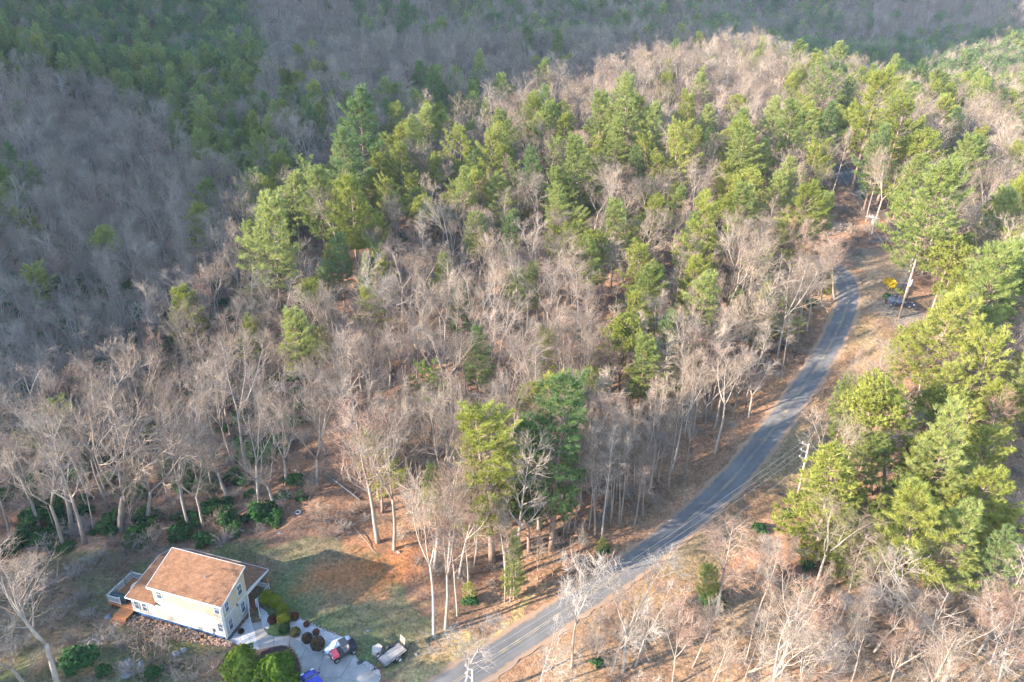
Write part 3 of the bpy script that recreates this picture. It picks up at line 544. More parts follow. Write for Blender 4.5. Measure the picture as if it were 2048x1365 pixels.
for a in [('tall0',78,1053,8,835,1.0),('slim0',110,1061,58,900,0.7),('tall1',143,1058,78,770,1.1),('tall2',171,1089,98,825,1.0),('slim1',186,1061,166,900,0.9),('wide0',242,1064,225,770,1.25),('wide1',294,1046,330,795,1.0),('young0',265,1052,250,935,0.8),
          ('slim2',334,990,318,850,1.0),('tall3',406,955,372,790,0.9),('slim0',432,900,400,720,1.0),('slim1',451,903,438,730,1.0),('tall4',494,946,448,690,1.0),('tall0',553,908,520,750,1.0),('slim2',573,914,570,790,1.0),('slim0',22,1088,-20,860,1.0),('slim1',16,1050,-30,850,1.1),
          ('wide2',122,1385,48,1138,1.15),('wide1',62,1385,-25,1200,1.1),
          ('red0',757,1084,738,808,1.35),('tall1',789,1101,800,830,0.95),('tall3',868,1271,862,985,0.75),('red1',891,1255,886,950,0.85),('slim1',937,1185,922,1005,1.1),('slim0',915,1230,895,1010,0.9),('tall2',1034,1150,1052,868,0.95),('slim1',1010,1200,1002,1000,0.8),('slim2',1020,1203,1016,1010,0.7),('slim2',1010,1150,985,930,1.0),('young1',1075,1160,1065,1060,1.0),
          ('pale0',1143,1338,1163,1115,0.8),('pale1',1246,1345,1266,1118,1.0),('pale1',1226,1342,1262,1195,0.9),('pale1',1270,1335,1325,1158,0.8),('pale0',925,1400,945,1268,1.6),('pale1',1078,1385,1098,1240,1.0),('young0',1190,1310,1205,1215,1.0),
          ('red0',1432,1228,1452,1046,1.35),('pale2',1508,1172,1548,1078,0.7),('slim1',1558,1164,1608,1062,0.8),('pale1',1888,1368,1958,1165,1.6),('pale2',1800,975,1868,848,1.5),('slim2',1602,1255,1660,1120,1.0),('slim0',1660,1330,1745,1160,1.0),('pale0',1750,1300,1830,1180,1.2),
          ('slim1',1520,1330,1560,1180,1.0),('red1',1345,1370,1360,1215,0.9),('young1',1430,1380,1450,1270,1.3),('pale1',1480,1390,1520,1230,0.9),('tall0',1690,1400,1740,1230,0.8),('pale2',1600,1385,1650,1265,1.2),('red1',1770,1390,1810,1250,1.0),('red0',1990,1390,2040,1180,1.0),('pale1',1980,1330,2040,1190,0.9),('young0',1290,1290,1300,1200,1.0),('young1',1380,1270,1392,1190,1.0),
          ('slim0',1190,1078,1192,840,1.1),('slim1',1204,1082,1210,850,1.1),('slim2',1220,1055,1222,820,1.0),('slim0',1237,1052,1255,850,1.0),('tall0',1240,1050,1270,830,0.6),('slim1',1290,968,1295,770,1.0),('slim2',1336,985,1352,760,1.0),('tall4',1345,935,1385,700,0.75),('slim0',1372,945,1392,780,0.9),('slim1',1310,922,1325,740,1.0),('slim2',1175,990,1172,800,1.0),('slim0',1268,980,1276,800,1.0),('slim1',1160,1020,1166,830,1.0),('tall3',1430,905,1480,720,1.0),('wide1',1497,835,1530,700,0.9),
          ('red1',1465,838,1480,720,1.3),('wide2',1385,870,1420,700,0.9),('tall2',1570,700,1600,560,0.9),('red0',1668,596,1672,462,1.5),('wide2',1640,620,1650,480,1.0),('tall1',1600,640,1612,500,1.0),('wide0',1480,760,1480,610,1.0),('tall1',1420,800,1415,620,1.0)]:
    bt('bare', *a)
for a in [('dark1',985,1118,980,792,1.5),('dark0',1102,1100,1112,768,1.4),('white3',1058,1105,1050,850,1.0),('cone0',1028,1196,1028,1062,0.62),('sapling0',935,1200,940,1165,1.2),('sapling0',1203,1108,1205,1082,1.3),
          ('cone1',1636,1112,1652,888,1.55),('white1',1795,1215,1822,962,1.0),('sapling0',1715,1140,1700,1012,1.3),('cone0',1700,1160,1700,1010,1.0),('round0',1742,990,1755,740,0.85),('yellow0',1765,985,1775,790,1.1),('white2',1420,1225,1415,1130,1.0)]:
    bt('pine', *a)
ct = crown_tree
for a in [('white0',545,480,108),('white2',590,405,70),('white0',640,410,85),('white1',705,425,85),('white3',690,330,78),('yellow0',755,360,62),('white3',725,265,85),('yellow1',615,365,62),('yellow0',760,480,60),('yellow1',752,530,55),('white3',652,560,52),('white0',600,690,92),
          ('yellow1',862,780,80),('white3',955,712,75),('white0',1058,575,62),('yellow1',1018,568,42),('white0',1300,590,80),('white3',1335,680,75),('white0',1290,742,90),('yellow1',1200,735,62),('white0',1112,390,66),('cone0',1040,402,50),('white0',1232,462,82),('white2',1180,530,72),('yellow0',1275,545,80),('yellow2',1412,482,92),('white0',1388,535,62),
          ('yellow0',1562,500,72),('white1',1600,440,82),('white0',1642,432,62),('cone1',1532,612,72),('yellow0',1352,692,60),('yellow0',800,300,62),('white2',852,268,62),('white0',770,312,52),('yellow0',922,310,72),('yellow2',985,322,72),('white0',1092,258,66),('white0',1202,250,72),('white2',1250,228,82),('white0',1152,345,82),('cone0',1192,382,52),
          ('yellow0',1352,312,86),('cone0',1400,182,58),('yellow2',1378,232,52),('round0',1590,172,46),('yellow0',1602,240,60),('yellow1',1642,192,60),('white2',1580,272,74),('round1',1612,248,56),('yellow0',1625,332,70),('white1',1742,232,90),('yellow2',1792,270,80),('round0',1840,312,72),('white1',1822,372,64),('white0',1865,424,122),('white2',1838,450,52),
          ('white0',1995,452,90),('white1',2035,420,84),('white2',1990,562,105),('round1',1895,525,82),('white0',1962,592,125),('white1',1890,682,120),('yellow0',1965,742,120),('yellow2',1812,705,80),('yellow0',1880,792,100),('white1',1990,832,90),('yellow2',1930,872,100),('yellow0',2025,762,84),('white1',1950,1012,120),('yellow0',2002,1072,105),('white2',1905,1092,130),('yellow2',1745,1065,84),('yellow0',1895,612,90),
          ('yellow0',408,272,46),('round0',572,165,34),('yellow0',1025,205,40),('yellow2',1085,212,40),('white0',870,180,52),('white0',885,200,40),('yellow0',950,195,40),('white3',810,20,40),('round0',880,40,28),('yellow0',940,730,40),('white0',1035,570,50),('yellow1',1115,330,60),('white1',1470,300,70),('yellow0',1290,320,60),('white2',1520,330,60)]:
    ct('pine', *a)
ct('bare', 'snag0', 1480, 480, 40); ct('bare', 'snag0', 145, 158, 22); ct('bare', 'snag0', 40, 180, 24)
# the rest of the wood: pines stand where the photo shows evergreen patches, bare trees elsewhere
PZ = [([(-50,-40),(480,-40),(545,110),(500,190),(300,185),(110,130),(-50,115)], 0.85), ([(220,150),(480,170),(560,260),(540,320),(400,300),(250,190)], 0.55), ([(385,230),(560,235),(575,330),(500,340),(395,310)], 0.65), ([(560,130),(720,200),(1000,130),(1010,270),(560,270)], 0.38),
      ([(1700,70),(2100,40),(2100,235),(1780,210),(1560,140),(1600,80)], 0.66), ([(1560,160),(2100,270),(2100,345),(1500,340)], 0.36), ([(1830,470),(2100,470),(2100,1110),(1700,1110),(1690,760),(1800,690)], 0.5), ([(680,250),(1350,200),(1700,390),(1660,500),(1200,490),(680,380)], 0.42),
      ([(1180,480),(1450,420),(1560,640),(1420,640),(1340,760),(1180,760)], 0.42), ([(480,330),(780,300),(800,540),(700,560),(560,560),(490,520)], 0.58), ([(700,-60),(1750,-60),(1750,70),(700,70)], 0.4), ([(1500,0),(1650,0),(1650,110),(1520,110)], 0.4), ([(-50,300),(50,310),(60,400),(-50,400)], 0.6)]
def hidden(x, y, z):
    """is the point behind the ground, seen from the camera"""
    P = np.stack([x, y, z], -1); r = np.zeros(len(P), bool)
    for t in np.linspace(0.25, 0.985, 46):
        q = CO + (P - CO) * t; r |= gzv(q[:, 0], q[:, 1]) > q[:, 2]
    return r
def cand(sp, zlo, zhi):
    ys = np.arange(30, zhi * 1.15, sp * 0.866); out = []
    for j, yy in enumerate(ys):
        half = 0.86 * (yy + 60); xs = np.arange(-half, half, sp) + (j % 2) * sp / 2; out.append(np.stack([xs, np.full_like(xs, yy)], 1))
    Q = np.concatenate(out); Q += NR.uniform(-0.42, 0.42, Q.shape) * sp; z = gzv(Q[:, 0], Q[:, 1]); Z = project(np.stack([Q[:, 0], Q[:, 1], z], 1))[2]
    k = (Z >= zlo) & (Z < zhi); return Q[k], z[k], Z[k]
heroP = np.array([(t['x'], t['y']) for t in trees])
HPn = []
for t in trees:
    if t['sp'] == 'pine': q = project(np.array([t['x'], t['y'], hz(t['x'], t['y']) + t['h'] * 0.66])); HPn.append((float(q[0]), float(q[1]), float(q[2]), t['h'] * 0.2 / float(q[2]) * FPX))
HPn = np.array(HPn)
extra = []
for sp, zl, zh in ((4.9, 60, 230), (5.6, 230, 420), (6.6, 420, 900)):
    Q, z, Z = cand(sp, zl, zh); P3 = np.stack([Q[:, 0], Q[:, 1], z], 1)
    bx, by, _ = project(P3); cx, cy, _ = project(P3 + np.array([0, 0, 12.0])); _, ty, _ = project(P3 + np.array([0, 0, 18.0]))
    ok = (cx > -90) & (cx < 2140) & (cy > -60) & (ty < 1420)
    d, s = path_dist(Q[:, 0], Q[:, 1]); ok &= ~((d < 4.4) | ((s > 0) & (d < 9.0) & (by > 480)) | ((s > 0) & (d < 6.5) & (by < 480)))
    ok &= ~inpoly(bx, by, WOODX) & ~inpoly(bx, by, PARK) & ~hidden(Q[:, 0], Q[:, 1], z + 17)
    ok &= ~inpoly(bx, by, [(1500,2600),(980,2600),(1050,1420),(1240,1230),(1420,1080),(1560,1060),(1620,1180),(1500,1420)])
    ok &= ~inpoly(cx, cy, [(1740,480),(1870,480),(1850,660),(1740,660)])
    ok &= ~inpoly(cx, cy, [(1400,1080),(1500,960),(1640,760),(1720,620),(1800,650),(1705,730),(1690,860),(1600,900),(1580,1000),(1500,1080)])
    ok &= ~inpoly(cx, cy, [(1625,290),(1745,290),(1775,470),(1640,440)])
    ok &= ~inpoly(bx, by, [(1640,352),(1660,300),(1735,300),(1745,350),(1730,390),(1690,390)])
    hd = np.min(np.hypot(Q[:, None, 0] - heroP[None, :, 0], Q[:, None, 1] - heroP[None, :, 1]), 1); ok &= hd > 2.6
    for i in np.nonzero(ok)[0]:
        pp = 0.055 if bx[i] > 500 or by[i] < 250 else 0.02
        for poly, pr in PZ:
            if inpoly(np.array([cx[i]]), np.array([cy[i]]), poly)[0]: pp = max(pp, pr)
        u = NR.rand(); v = NR.rand(); farz = Z[i] > 300
        if by[i] > 1150 and bx[i] > 1150 and v < 0.35: continue
        if u < pp:
            if hd[i] < 3.4 and Z[i] < 230: continue
            shade = cx[i] < 620 and cy[i] < 330
            keys = ('far0','far1','far2') if farz else (('white3','white1','white0','yellow1','white4') if shade else ('white0','white1','white2','yellow0','yellow1','yellow2','yellow3','round0','white4','white3'))
            key = keys[int(v * len(keys)) % len(keys)]; h = PINE[key]['h'] * NR.uniform(0.6, 0.98) * (0.62 if key == 'dark0' else 1); extra.append(dict(sp='pine', key=key, x=Q[i, 0], y=Q[i, 1], h=h, rz=NR.uniform(0, 6.28), lean=0, ws=NR.uniform(0.9, 1.15), hero=False))
        else:
            if np.any((np.hypot(HPn[:, 0] - cx[i], HPn[:, 1] - cy[i] + 12) < HPn[:, 3] * 1.15) & (Z[i] < HPn[:, 2]) & (Z[i] > HPn[:, 2] - 40)): continue
            r2 = NR.rand()
            if farz: keys = ('far0','far1','far2')
            elif r2 < 0.07: keys = ('red0','red1')
            elif r2 < 0.13: keys = ('young0','young1')
            elif r2 < 0.25: keys = ('slim0','slim1','slim2')
            elif r2 < 0.60: keys = ('wide0','wide1','wide2','wide3')
            elif r2 < 0.545: keys = ('pale0','pale1')
            else: keys = ('tall0','tall1','tall2','tall3','tall4')
            key = keys[int(v * len(keys)) % len(keys)]; h = BARE[key]['h'] * NR.uniform(0.68, 0.98)
            extra.append(dict(sp='bare', key=key, x=Q[i, 0], y=Q[i, 1], h=h, rz=NR.uniform(0, 6.28), lean=NR.uniform(-0.10, 0.10), ws=NR.uniform(0.9, 1.2), hero=False))
# the wood goes on left of the frame, on the foot of the hill: its trees shade the yard
for k in range(190):
    x, y = NR.uniform(-118, -54), NR.uniform(-6, 56)
    bxx = project(np.array([x, y, 9.0]))
    if bxx[2] > 5 and bxx[0] > -110: continue
    sperp = -0.38 * (x + 37) + 0.925 * (y - 57)
    if -5.5 < sperp < 6 and NR.rand() < 0.9: continue
    u = NR.rand(); key = str(NR.choice(['tall0','tall1','tall3','wide0','wide1','wide2']))
    if y < 30 and u < 0.45: key = str(NR.choice(['white0','white1','white3','yellow0']))
    sp = 'pine' if key[:2] in ('wh', 'ye') and key.startswith(('white', 'yellow')) else 'bare'
    extra.append(dict(sp=sp, key=key, x=x, y=y, h=NR.uniform(14, 20), rz=NR.uniform(0, 6.28), lean=0, ws=1.15, hero=False))
# thin growth between the road and the wood
for k in range(150):
    i = NR.randint(20, 250); o = NR.uniform(3.6, 26); q = ROAD[i] - nrm[i] * o; P0 = np.array([q[0], q[1], hz(q[0], q[1])]); b0 = project(P0)
    if inpoly(np.array([b0[0]]), np.array([b0[1]]), WOODX)[0] or b0[1] > 1190: continue
    key = str(NR.choice(['slim0','slim1','slim2','young0','young1','tall2','red1','yellow1','sapling0'], p=[.2,.2,.15,.12,.1,.08,.05,.05,.05])); D_ = PINE if key in PINE else BARE
    extra.append(dict(sp='pine' if key in PINE else 'bare', key=key, x=q[0], y=q[1], h=D_[key]['h'] * NR.uniform(0.6, 0.95), rz=NR.uniform(0, 6.28), lean=NR.uniform(-0.06, 0.06), ws=NR.uniform(0.9, 1.2), hero=False))
for k in range(95):
    u, v = NR.uniform(1120, 2060), NR.uniform(1190, 1420)
    if v < 1190 + (1500 - u) * 0.35 or (u < 1500 and NR.rand() < 0.6): continue
    q = gp(u, v); key = str(NR.choice(['young0','young1','slim0','red1','pale2','pale0'], p=[.3,.3,.15,.12,.08,.05])); extra.append(dict(sp='bare', key=key, x=q[0], y=q[1], h=BARE[key]['h'] * NR.uniform(0.45, 0.8), rz=NR.uniform(0, 6.28), lean=NR.uniform(-0.05, 0.15), ws=NR.uniform(1.0, 1.4), hero=False))
trees += extra
for t in trees:
    t['z'] = gz(t['x'], t['y']); t['px'], t['py'], t['Z'] = [float(q) for q in project(np.array([t['x'], t['y'], t['z'] + t['h'] * 0.7]))]
    t['show'] = t['h'] / max(t['Z'], 1) * (1.0 if -40 < t['px'] < 2090 and t['py'] < 1400 else 0.05)
print('TREES', sum(t['sp'] == 'bare' for t in trees), sum(t['sp'] == 'pine' for t in trees))
HAZE = 0.00008
# ------------------------------------------------------------------ house
MW = mat('white_trim', (0.43, 0.43, 0.42), 0.6); M_SIDE = noisy('cream_siding', [(0.3, (0.29, 0.268, 0.222)), (0.7, (0.35, 0.326, 0.275))], 1.5, 0.7)
M_TAN = noisy('tan_siding', [(0.3, (0.31, 0.25, 0.165)), (0.7, (0.36, 0.295, 0.20))], 1.2, 0.7); M_BLUE = noisy('blue_painted_block', [(0.3, (0.035, 0.085, 0.20)), (0.7, (0.06, 0.12, 0.25))], 2.5, 0.8, 0.3, 0.3)
M_GLASS = mat('window_glass', (0.06, 0.08, 0.11), 0.08, 0.9); M_BLIND = mat('window_blind', (0.50, 0.52, 0.54), 0.7)
M_DECK = noisy('stained_deck_wood', [(0.3, (0.22, 0.088, 0.034)), (0.7, (0.33, 0.145, 0.062))], 1.6, 0.7, 0.3, 0.1, 4, stretch=(1, 6, 1))
M_PORCH = noisy('red_porch_wood', [(0.3, (0.19, 0.055, 0.03)), (0.7, (0.30, 0.095, 0.05))], 1.6, 0.7, 0.3, 0.1, 4, stretch=(1, 6, 1))
M_METAL = mat('grey_metal', (0.35, 0.36, 0.37), 0.45, 0.5, 0.6); M_BLACK = mat('black_rubber', (0.018, 0.018, 0.02), 0.85); M_DARK = mat('black_paint', (0.02, 0.022, 0.026), 0.45, 0.5)
def shingle():
    m = noisy('brown_shingles', [(0.25, (0.140, 0.070, 0.038)), (0.5, (0.178, 0.092, 0.051)), (0.75, (0.215, 0.118, 0.070))], 1.7, 0.92, 0.15, 0.0, 6); b = m.node_tree.nodes['Principled BSDF']
    tc = N(m, 'ShaderNodeTexCoord'); br = N(m, 'ShaderNodeTexBrick'); br.inputs['Scale'].default_value = 1.0; br.inputs['Brick Width'].default_value = 0.32; br.inputs['Row Height'].default_value = 0.16; br.inputs['Mortar Size'].default_value = 0.012
    br.inputs['Color1'].default_value = (0.75, 0.75, 0.75, 1); br.inputs['Color2'].default_value = (1.25, 1.2, 1.15, 1); br.inputs['Mortar'].default_value = (0.5, 0.5, 0.5, 1); L(m, tc.outputs['Object'], br.inputs['Vector'])
    src = b.inputs['Base Color'].links[0].from_socket; mx = N(m, 'ShaderNodeMix', data_type='RGBA', blend_type='MULTIPLY'); mx.inputs[0].default_value = 0.8; L(m, src, mx.inputs[6]); L(m, br.outputs[0], mx.inputs[7]); L(m, mx.outputs[2], b.inputs['Base Color']); return m
M_ROOF = shingle()
hz0 = 0.0; H = empty('house', (HC0[0], HC0[1], float(HC0[2])), HROT); tag(H, 'cream two-storey house with brown shingle roof and blue foundation', 'house')
def part(name, fn, m, parent=H, smooth=False, bevel=0, label=None):
    mb = MB(); fn(mb); o = mb.build(name, m, parent, smooth, bevel)
    if label: o['label'] = label
    return o
def laps(mb, a, b, z0, z1, nrm, course=0.13, tops=None):
    """lap siding between plan points a and b; tops(t) gives the upper edge"""
    a = Vector((*a, 0)); b = Vector((*b, 0)); n = Vector((*nrm, 0)); z = z0
    while z < z1 - 0.01:
        zt = min(z + course, z1)
        t0, t1 = 0.0, 1.0
        if tops:
            while t0 < 0.999 and tops(t0) < zt: t0 += 0.01
        if t0 < 0.98:
            p = a.lerp(b, t0)
            mb.add([p + n * 0.022 + UP * z, b + n * 0.022 + UP * z, b + UP * zt + n * 0.004, p + UP * zt + n * 0.004, p + UP * z, b + UP * z], [(0, 1, 2, 3), (4, 5, 1, 0)])
        z = zt
# foundation, storeys
part('foundation', lambda m: (m.box(-12.68, -0.02, 0.02, 4.22, -1.2, 0.55), m.box(-12.68, -2.4, 4.22, 7.5, -1.2, 0.55)), M_BLUE)
def lower(m):
    m.box(-9.0, 0, 0, 4.2, 0.55, 3.28); m.box(-12.7, -9.0, 0, 4.2, 0.55, 2.86); m.box(-12.7, -2.4, 4.2, 7.5, 0.55, 2.8)
    laps(m, (-12.7, 0), (-9.0, 0), 0.55, 2.86, (0, -1)); laps(m, (-9.0, 0), (0, 0), 0.55, 3.25, (0, -1)); laps(m, (0, 0), (0, 4.2), 0.55, 3.25, (1, 0)); laps(m, (-12.7, 7.5), (-12.7, 0), 0.55, 2.8, (-1, 0))
part('lower_wall', lower, M_SIDE, label='cream lap siding of the ground floor')
def upper(m):
    zf = lambda y: 5.62 + (7.14 - 5.62) * y / 4.1
    m.hexa([(-9, 0.0, 3.28), (0, 0.0, 3.28), (0, 4.1, 3.28), (-9, 4.1, 3.28), (-9, 0.0, 5.62), (0, 0.0, 5.62), (0, 4.1, 7.14), (-9, 4.1, 7.14)])
    laps(m, (-9, 0), (0, 0), 3.36, 5.6, (0, -1)); laps(m, (0, 0), (0, 4.1), 3.36, 7.1, (1, 0), tops=lambda t: zf(t * 4.1))
part('upper_wall', upper, M_TAN, label='tan lap siding of the upper floor')
def trims(m):
    for x in (-12.72, -0.10): m.box(x, x + 0.14, -0.045, 0.0 - 0.001, 0.5, 3.0 if x < -5 else 5.6)
    m.box(0.001, 0.045, -0.04, 0.1, 0.5, 5.55); m.box(0.001, 0.045, 4.06, 4.2, 0.5, 3.3)
    m.box(-9.1, 0.05, -0.05, -0.002, 3.2, 3.36); m.box(0.002, 0.05, -0.05, 4.2, 3.2, 3.36); m.box(-9.12, -8.98, -0.048, -0.003, 3.36, 5.6); m.box(-12.7, 0.0, -0.045, -0.003, 0.47, 0.58); m.box(0.003, 0.045, 0.0, 4.2, 0.47, 0.58)
part('trim_boards', trims, MW)
def slab(m, pts, th=0.14): n = len(pts); m.prism([(p[0], p[1]) for p in pts], [p[2] - th for p in pts], [p[2] for p in pts])
UR = [(-9.45, -0.32, 5.60), (0.32, -0.32, 5.60), (0.32, 4.25, 7.30), (-9.45, 4.25, 7.30)]
ur = part('upper_roof', lambda m: slab(m, UR), M_ROOF); ur['label'] = 'large brown shingle roof slope of the upper floor'
def fascia(m, loop, w=0.16, t=0.05, dz=-0.15):
    for a, b in zip(loop[:-1], loop[1:]): m.bar((a[0], a[1], a[2] + dz + w / 2 + 0.005), (b[0], b[1], b[2] + dz + w / 2 + 0.005), t, w + 0.02)
e = 0.03
part('fascia', lambda m: fascia(m, [(-9.45-e, 4.25+e, 7.30), (-9.45-e, -0.32-e, 5.60), (0.32+e, -0.32-e, 5.60), (0.32+e, 4.25+e, 7.30), (-9.45-e, 4.25+e, 7.30)]), MW, ur)
part('vent_pipe', lambda m: (m.tube([(-3.4, 2.1, 6.3), (-3.4, 2.1, 6.95)], 0.05, 8), m.tube([(-3.4, 2.1, 6.45), (-3.4, 2.1, 6.5)], 0.11, 8)), M_METAL, ur)
part('rear_wall', lambda m: m.box(-9.0, 0, 4.1, 4.18, 2.9, 7.05), M_TAN)
LF = [(-13.0, -0.40, 2.95), (-8.95, -0.40, 2.95), (-8.95, 5.4, 4.0), (-13.0, 5.4, 4.0)]
lr = part('lower_front_roof', lambda m: slab(m, LF), M_ROOF); lr['label'] = 'low brown roof left of the upper floor'
part('fascia', lambda m: fascia(m, [(-13.03, 5.4, 4.0), (-13.03, -0.43, 2.95), (-9.05, -0.43, 2.95)]), MW, lr)
LB = [(-13.0, 5.4, 4.0), (-8.95, 5.4, 4.0), (-8.95, 8.2, 3.0), (-10.7, 8.2, 3.0), (-12.3, 7.7, 3.18), (-13.0, 6.9, 3.47)]
lb = part('lower_back_roof', lambda m: slab(m, LB), M_ROOF)
part('fascia', lambda m: fascia(m, [(-13.03, 5.4, 4.0), (-13.03, 6.92, 3.47), (-12.31, 7.73, 3.18), (-10.7, 8.23, 3.0), (-8.95, 8.23, 3.0)]), MW, lb)
PR = [(-8.95, 4.19, 4.0), (0.15, 4.19, 3.62), (0.12, 8.2, 3.0), (-8.95, 8.2, 3.0)]
pr = part('porch_roof', lambda m: slab(m, PR), M_ROOF); pr['label'] = 'low-pitched dark roof over the corner porch'
part('fascia', lambda m: fascia(m, [(-8.95, 8.23, 3.0), (0.15, 8.23, 3.0), (0.18, 4.22, 3.62)]), MW, pr)
part('gable_return', lambda m: m.hexa([(-0.02, 4.19, 2.85), (0.10, 4.19, 2.85), (0.08, 8.15, 2.7), (-0.04, 8.15, 2.7), (-0.02, 4.19, 3.46), (0.10, 4.19, 3.46), (0.08, 8.15, 2.85), (-0.04, 8.15, 2.85)]), MW, pr)
def gut(m): m.bar((-9.4, -0.42, 5.50), (0.3, -0.42, 5.50), 0.11, 0.11)
part('gutter', gut, MW)
part('downspout', lambda m: (m.bar((-0.14, -0.40, 5.44), (-0.14, -0.09, 5.15), 0.08), m.bar((-0.14, -0.09, 5.16), (-0.14, -0.09, 0.1), 0.08), m.bar((-0.14, -0.09, 0.1), (0.5, -0.75, -0.05), 0.10)), MW)
part('drain_hose', lambda m: m.tube([(-0.14, -0.1, 0.25), (-0.05, -0.2, 0.06), (0.3, -0.65, 0.02), (0.75, -0.9, 0.0)], 0.055, 6), M_BLACK)
part('downspout', lambda m: m.bar((0.13, 8.05, 3.0), (-0.02, 4.4, 5.6), 0.06), MW) if False else None
def win(x0, x1, z0, z1, front=True):
    """a double-hung window with frame, two sashes, panes and a blind"""
    f = MB(); t = 0.07
    def bx(mb, a0, a1, b0, b1, d0, d1):
        if front: mb.box(a0, a1, -d1, -d0, b0, b1)
        else: mb.box(d0, d1, a0, a1, b0, b1)
    bx(f, x0 - t, x1 + t, z1, z1 + t, 0.0, 0.075); bx(f, x0 - t, x1 + t, z0 - t, z0, 0.0, 0.085); bx(f, x0 - t, x0, z0, z1, 0.0, 0.07); bx(f, x1, x1 + t, z0, z1, 0.0, 0.07)
    wo = f.build('window', MW, H); zm = (z0 + z1) / 2
    s = MB(); bx(s, x0, x1, zm - 0.025, zm + 0.025, 0.03, 0.062); bx(s, (x0 + x1) / 2 - 0.012, (x0 + x1) / 2 + 0.012, zm + 0.025, z1, 0.03, 0.058); s.build('sash', MW, wo)
    for a, b in ((z0, zm - 0.025), (zm + 0.025, z1)): p = MB(); bx(p, x0, x1, a, b, 0.024, 0.034); p.build('pane', M_GLASS, wo)
for q in ((-8.60, -7.95, 3.88, 5.08), (-0.98, -0.36, 4.02, 5.25), (-0.98, -0.36, 1.22, 2.42), (-12.28, -11.72, 1.05, 2.25), (-11.22, -10.64, 1.05, 2.30)): win(*q)
for q in ((2.75, 3.42, 4.05, 5.45), (0.45, 1.02, 3.85, 5.15), (2.80, 3.42, 1.25, 2.75), (0.52, 1.08, 1.0, 2.45)): win(*q, front=False)
part('meter_box', lambda m: (m.box(-1.95, -1.65, -0.2, -0.03, 0.95, 1.4), m.bar((-1.8, -0.1, 0.95), (-1.8, -0.1, -0.1), 0.07)), M_METAL, bevel=0.01)
part('porch_lamp', lambda m: (m.box(0.05, 0.1, 2.15, 2.3, 3.2, 3.4), m.tube([(0.14, 2.22, 3.36), (0.14, 2.22, 3.12)], [0.05, 0.09], 8)), M_DARK)
# porch on the right with stairs
po = part('porch_floor', lambda m: [m.box(-2.4 + 0.145 * k, -2.4 + 0.145 * k + 0.135, 4.22, 7.15, 0.72, 0.80) for k in range(22)], M_PORCH); po['label'] = 'red-brown boards of the corner porch'
part('rim_board', lambda m: (m.box(0.79, 0.83, 4.2, 7.2, 0.45, 0.80), m.box(-2.4, 0.83, 7.16, 7.2, 0.45, 0.8)), M_PORCH, po)
for x, y in ((0.62, 7.0), (0.70, 4.4)): part('post', lambda m: m.box(x, x + 0.13, y, y + 0.13, -0.3, 2.85 if y > 6 else 1.8), M_DECK if y > 6 else MW, po)
def rail(m, a, b, z0=0.86, z1=1.72, zb0=None, zb1=None, gap=0.115, posts=True):
    """railing from a to b (each x, y, floor z)"""
    A = Vector(a); B = Vector(b); Lh = (B - A).length; n = max(2, int(Lh / gap))
    m.bar(A + UP * 0.98, B + UP * 0.98, 0.09, 0.06); m.bar(A + UP * 0.14, B + UP * 0.14, 0.05, 0.06)
    for k in range(1, n): q = A.lerp(B, k / n); m.bar(q + UP * 0.14, q + UP * 0.98, 0.035)
    if posts:
        for q in (A, B): m.bar(q - UP * 0.25, q + UP * 1.12, 0.115); m.bar(q + UP * 1.12, q + UP * 1.18, 0.15)
part('railing', lambda m: rail(m, (0.74, 4.5, 0.8), (0.74, 7.08, 0.8)), MW, po); part('railing', lambda m: rail(m, (-2.3, 7.08, 0.8), (0.74, 7.08, 0.8), posts=False), MW, po)
st0, st1 = Vector((0.42, 4.30, 0.80)), Vector((1.60, 2.92, -0.02)); sdir = (st1 - st0); wdir = Vector((0.76, 0.65, 0)).normalized()
stairs = empty('stairs', (0, 0, 0)); stairs.parent = H
for k in range(6):
    c = st0.lerp(st1, (k + 0.5) / 6); zt = 0.80 - 0.137 * (k + 1) + 0.02; dd = Vector((sdir.x, sdir.y, 0)).normalized() * 0.165
    part('tread', lambda m: m.hexa([c - wdir * 0.5 - dd + UP * (zt - 0.05 - c.z), c + wdir * 0.5 - dd + UP * (zt - 0.05 - c.z), c + wdir * 0.5 + dd + UP * (zt - 0.05 - c.z), c - wdir * 0.5 + dd + UP * (zt - 0.05 - c.z), c - wdir * 0.5 - dd + UP * (zt - c.z), c + wdir * 0.5 - dd + UP * (zt - c.z), c + wdir * 0.5 + dd + UP * (zt - c.z), c - wdir * 0.5 + dd + UP * (zt - c.z)]), M_DECK, stairs)
for s in (-1, 1):
    a, b = st0 + wdir * 0.54 * s, st1 + wdir * 0.54 * s
    part('railing', lambda m: rail(m, a, b), MW, stairs); part('stringer', lambda m: m.bar(a - UP * 0.12, b - UP * 0.1, 0.05, 0.26), MW, stairs)
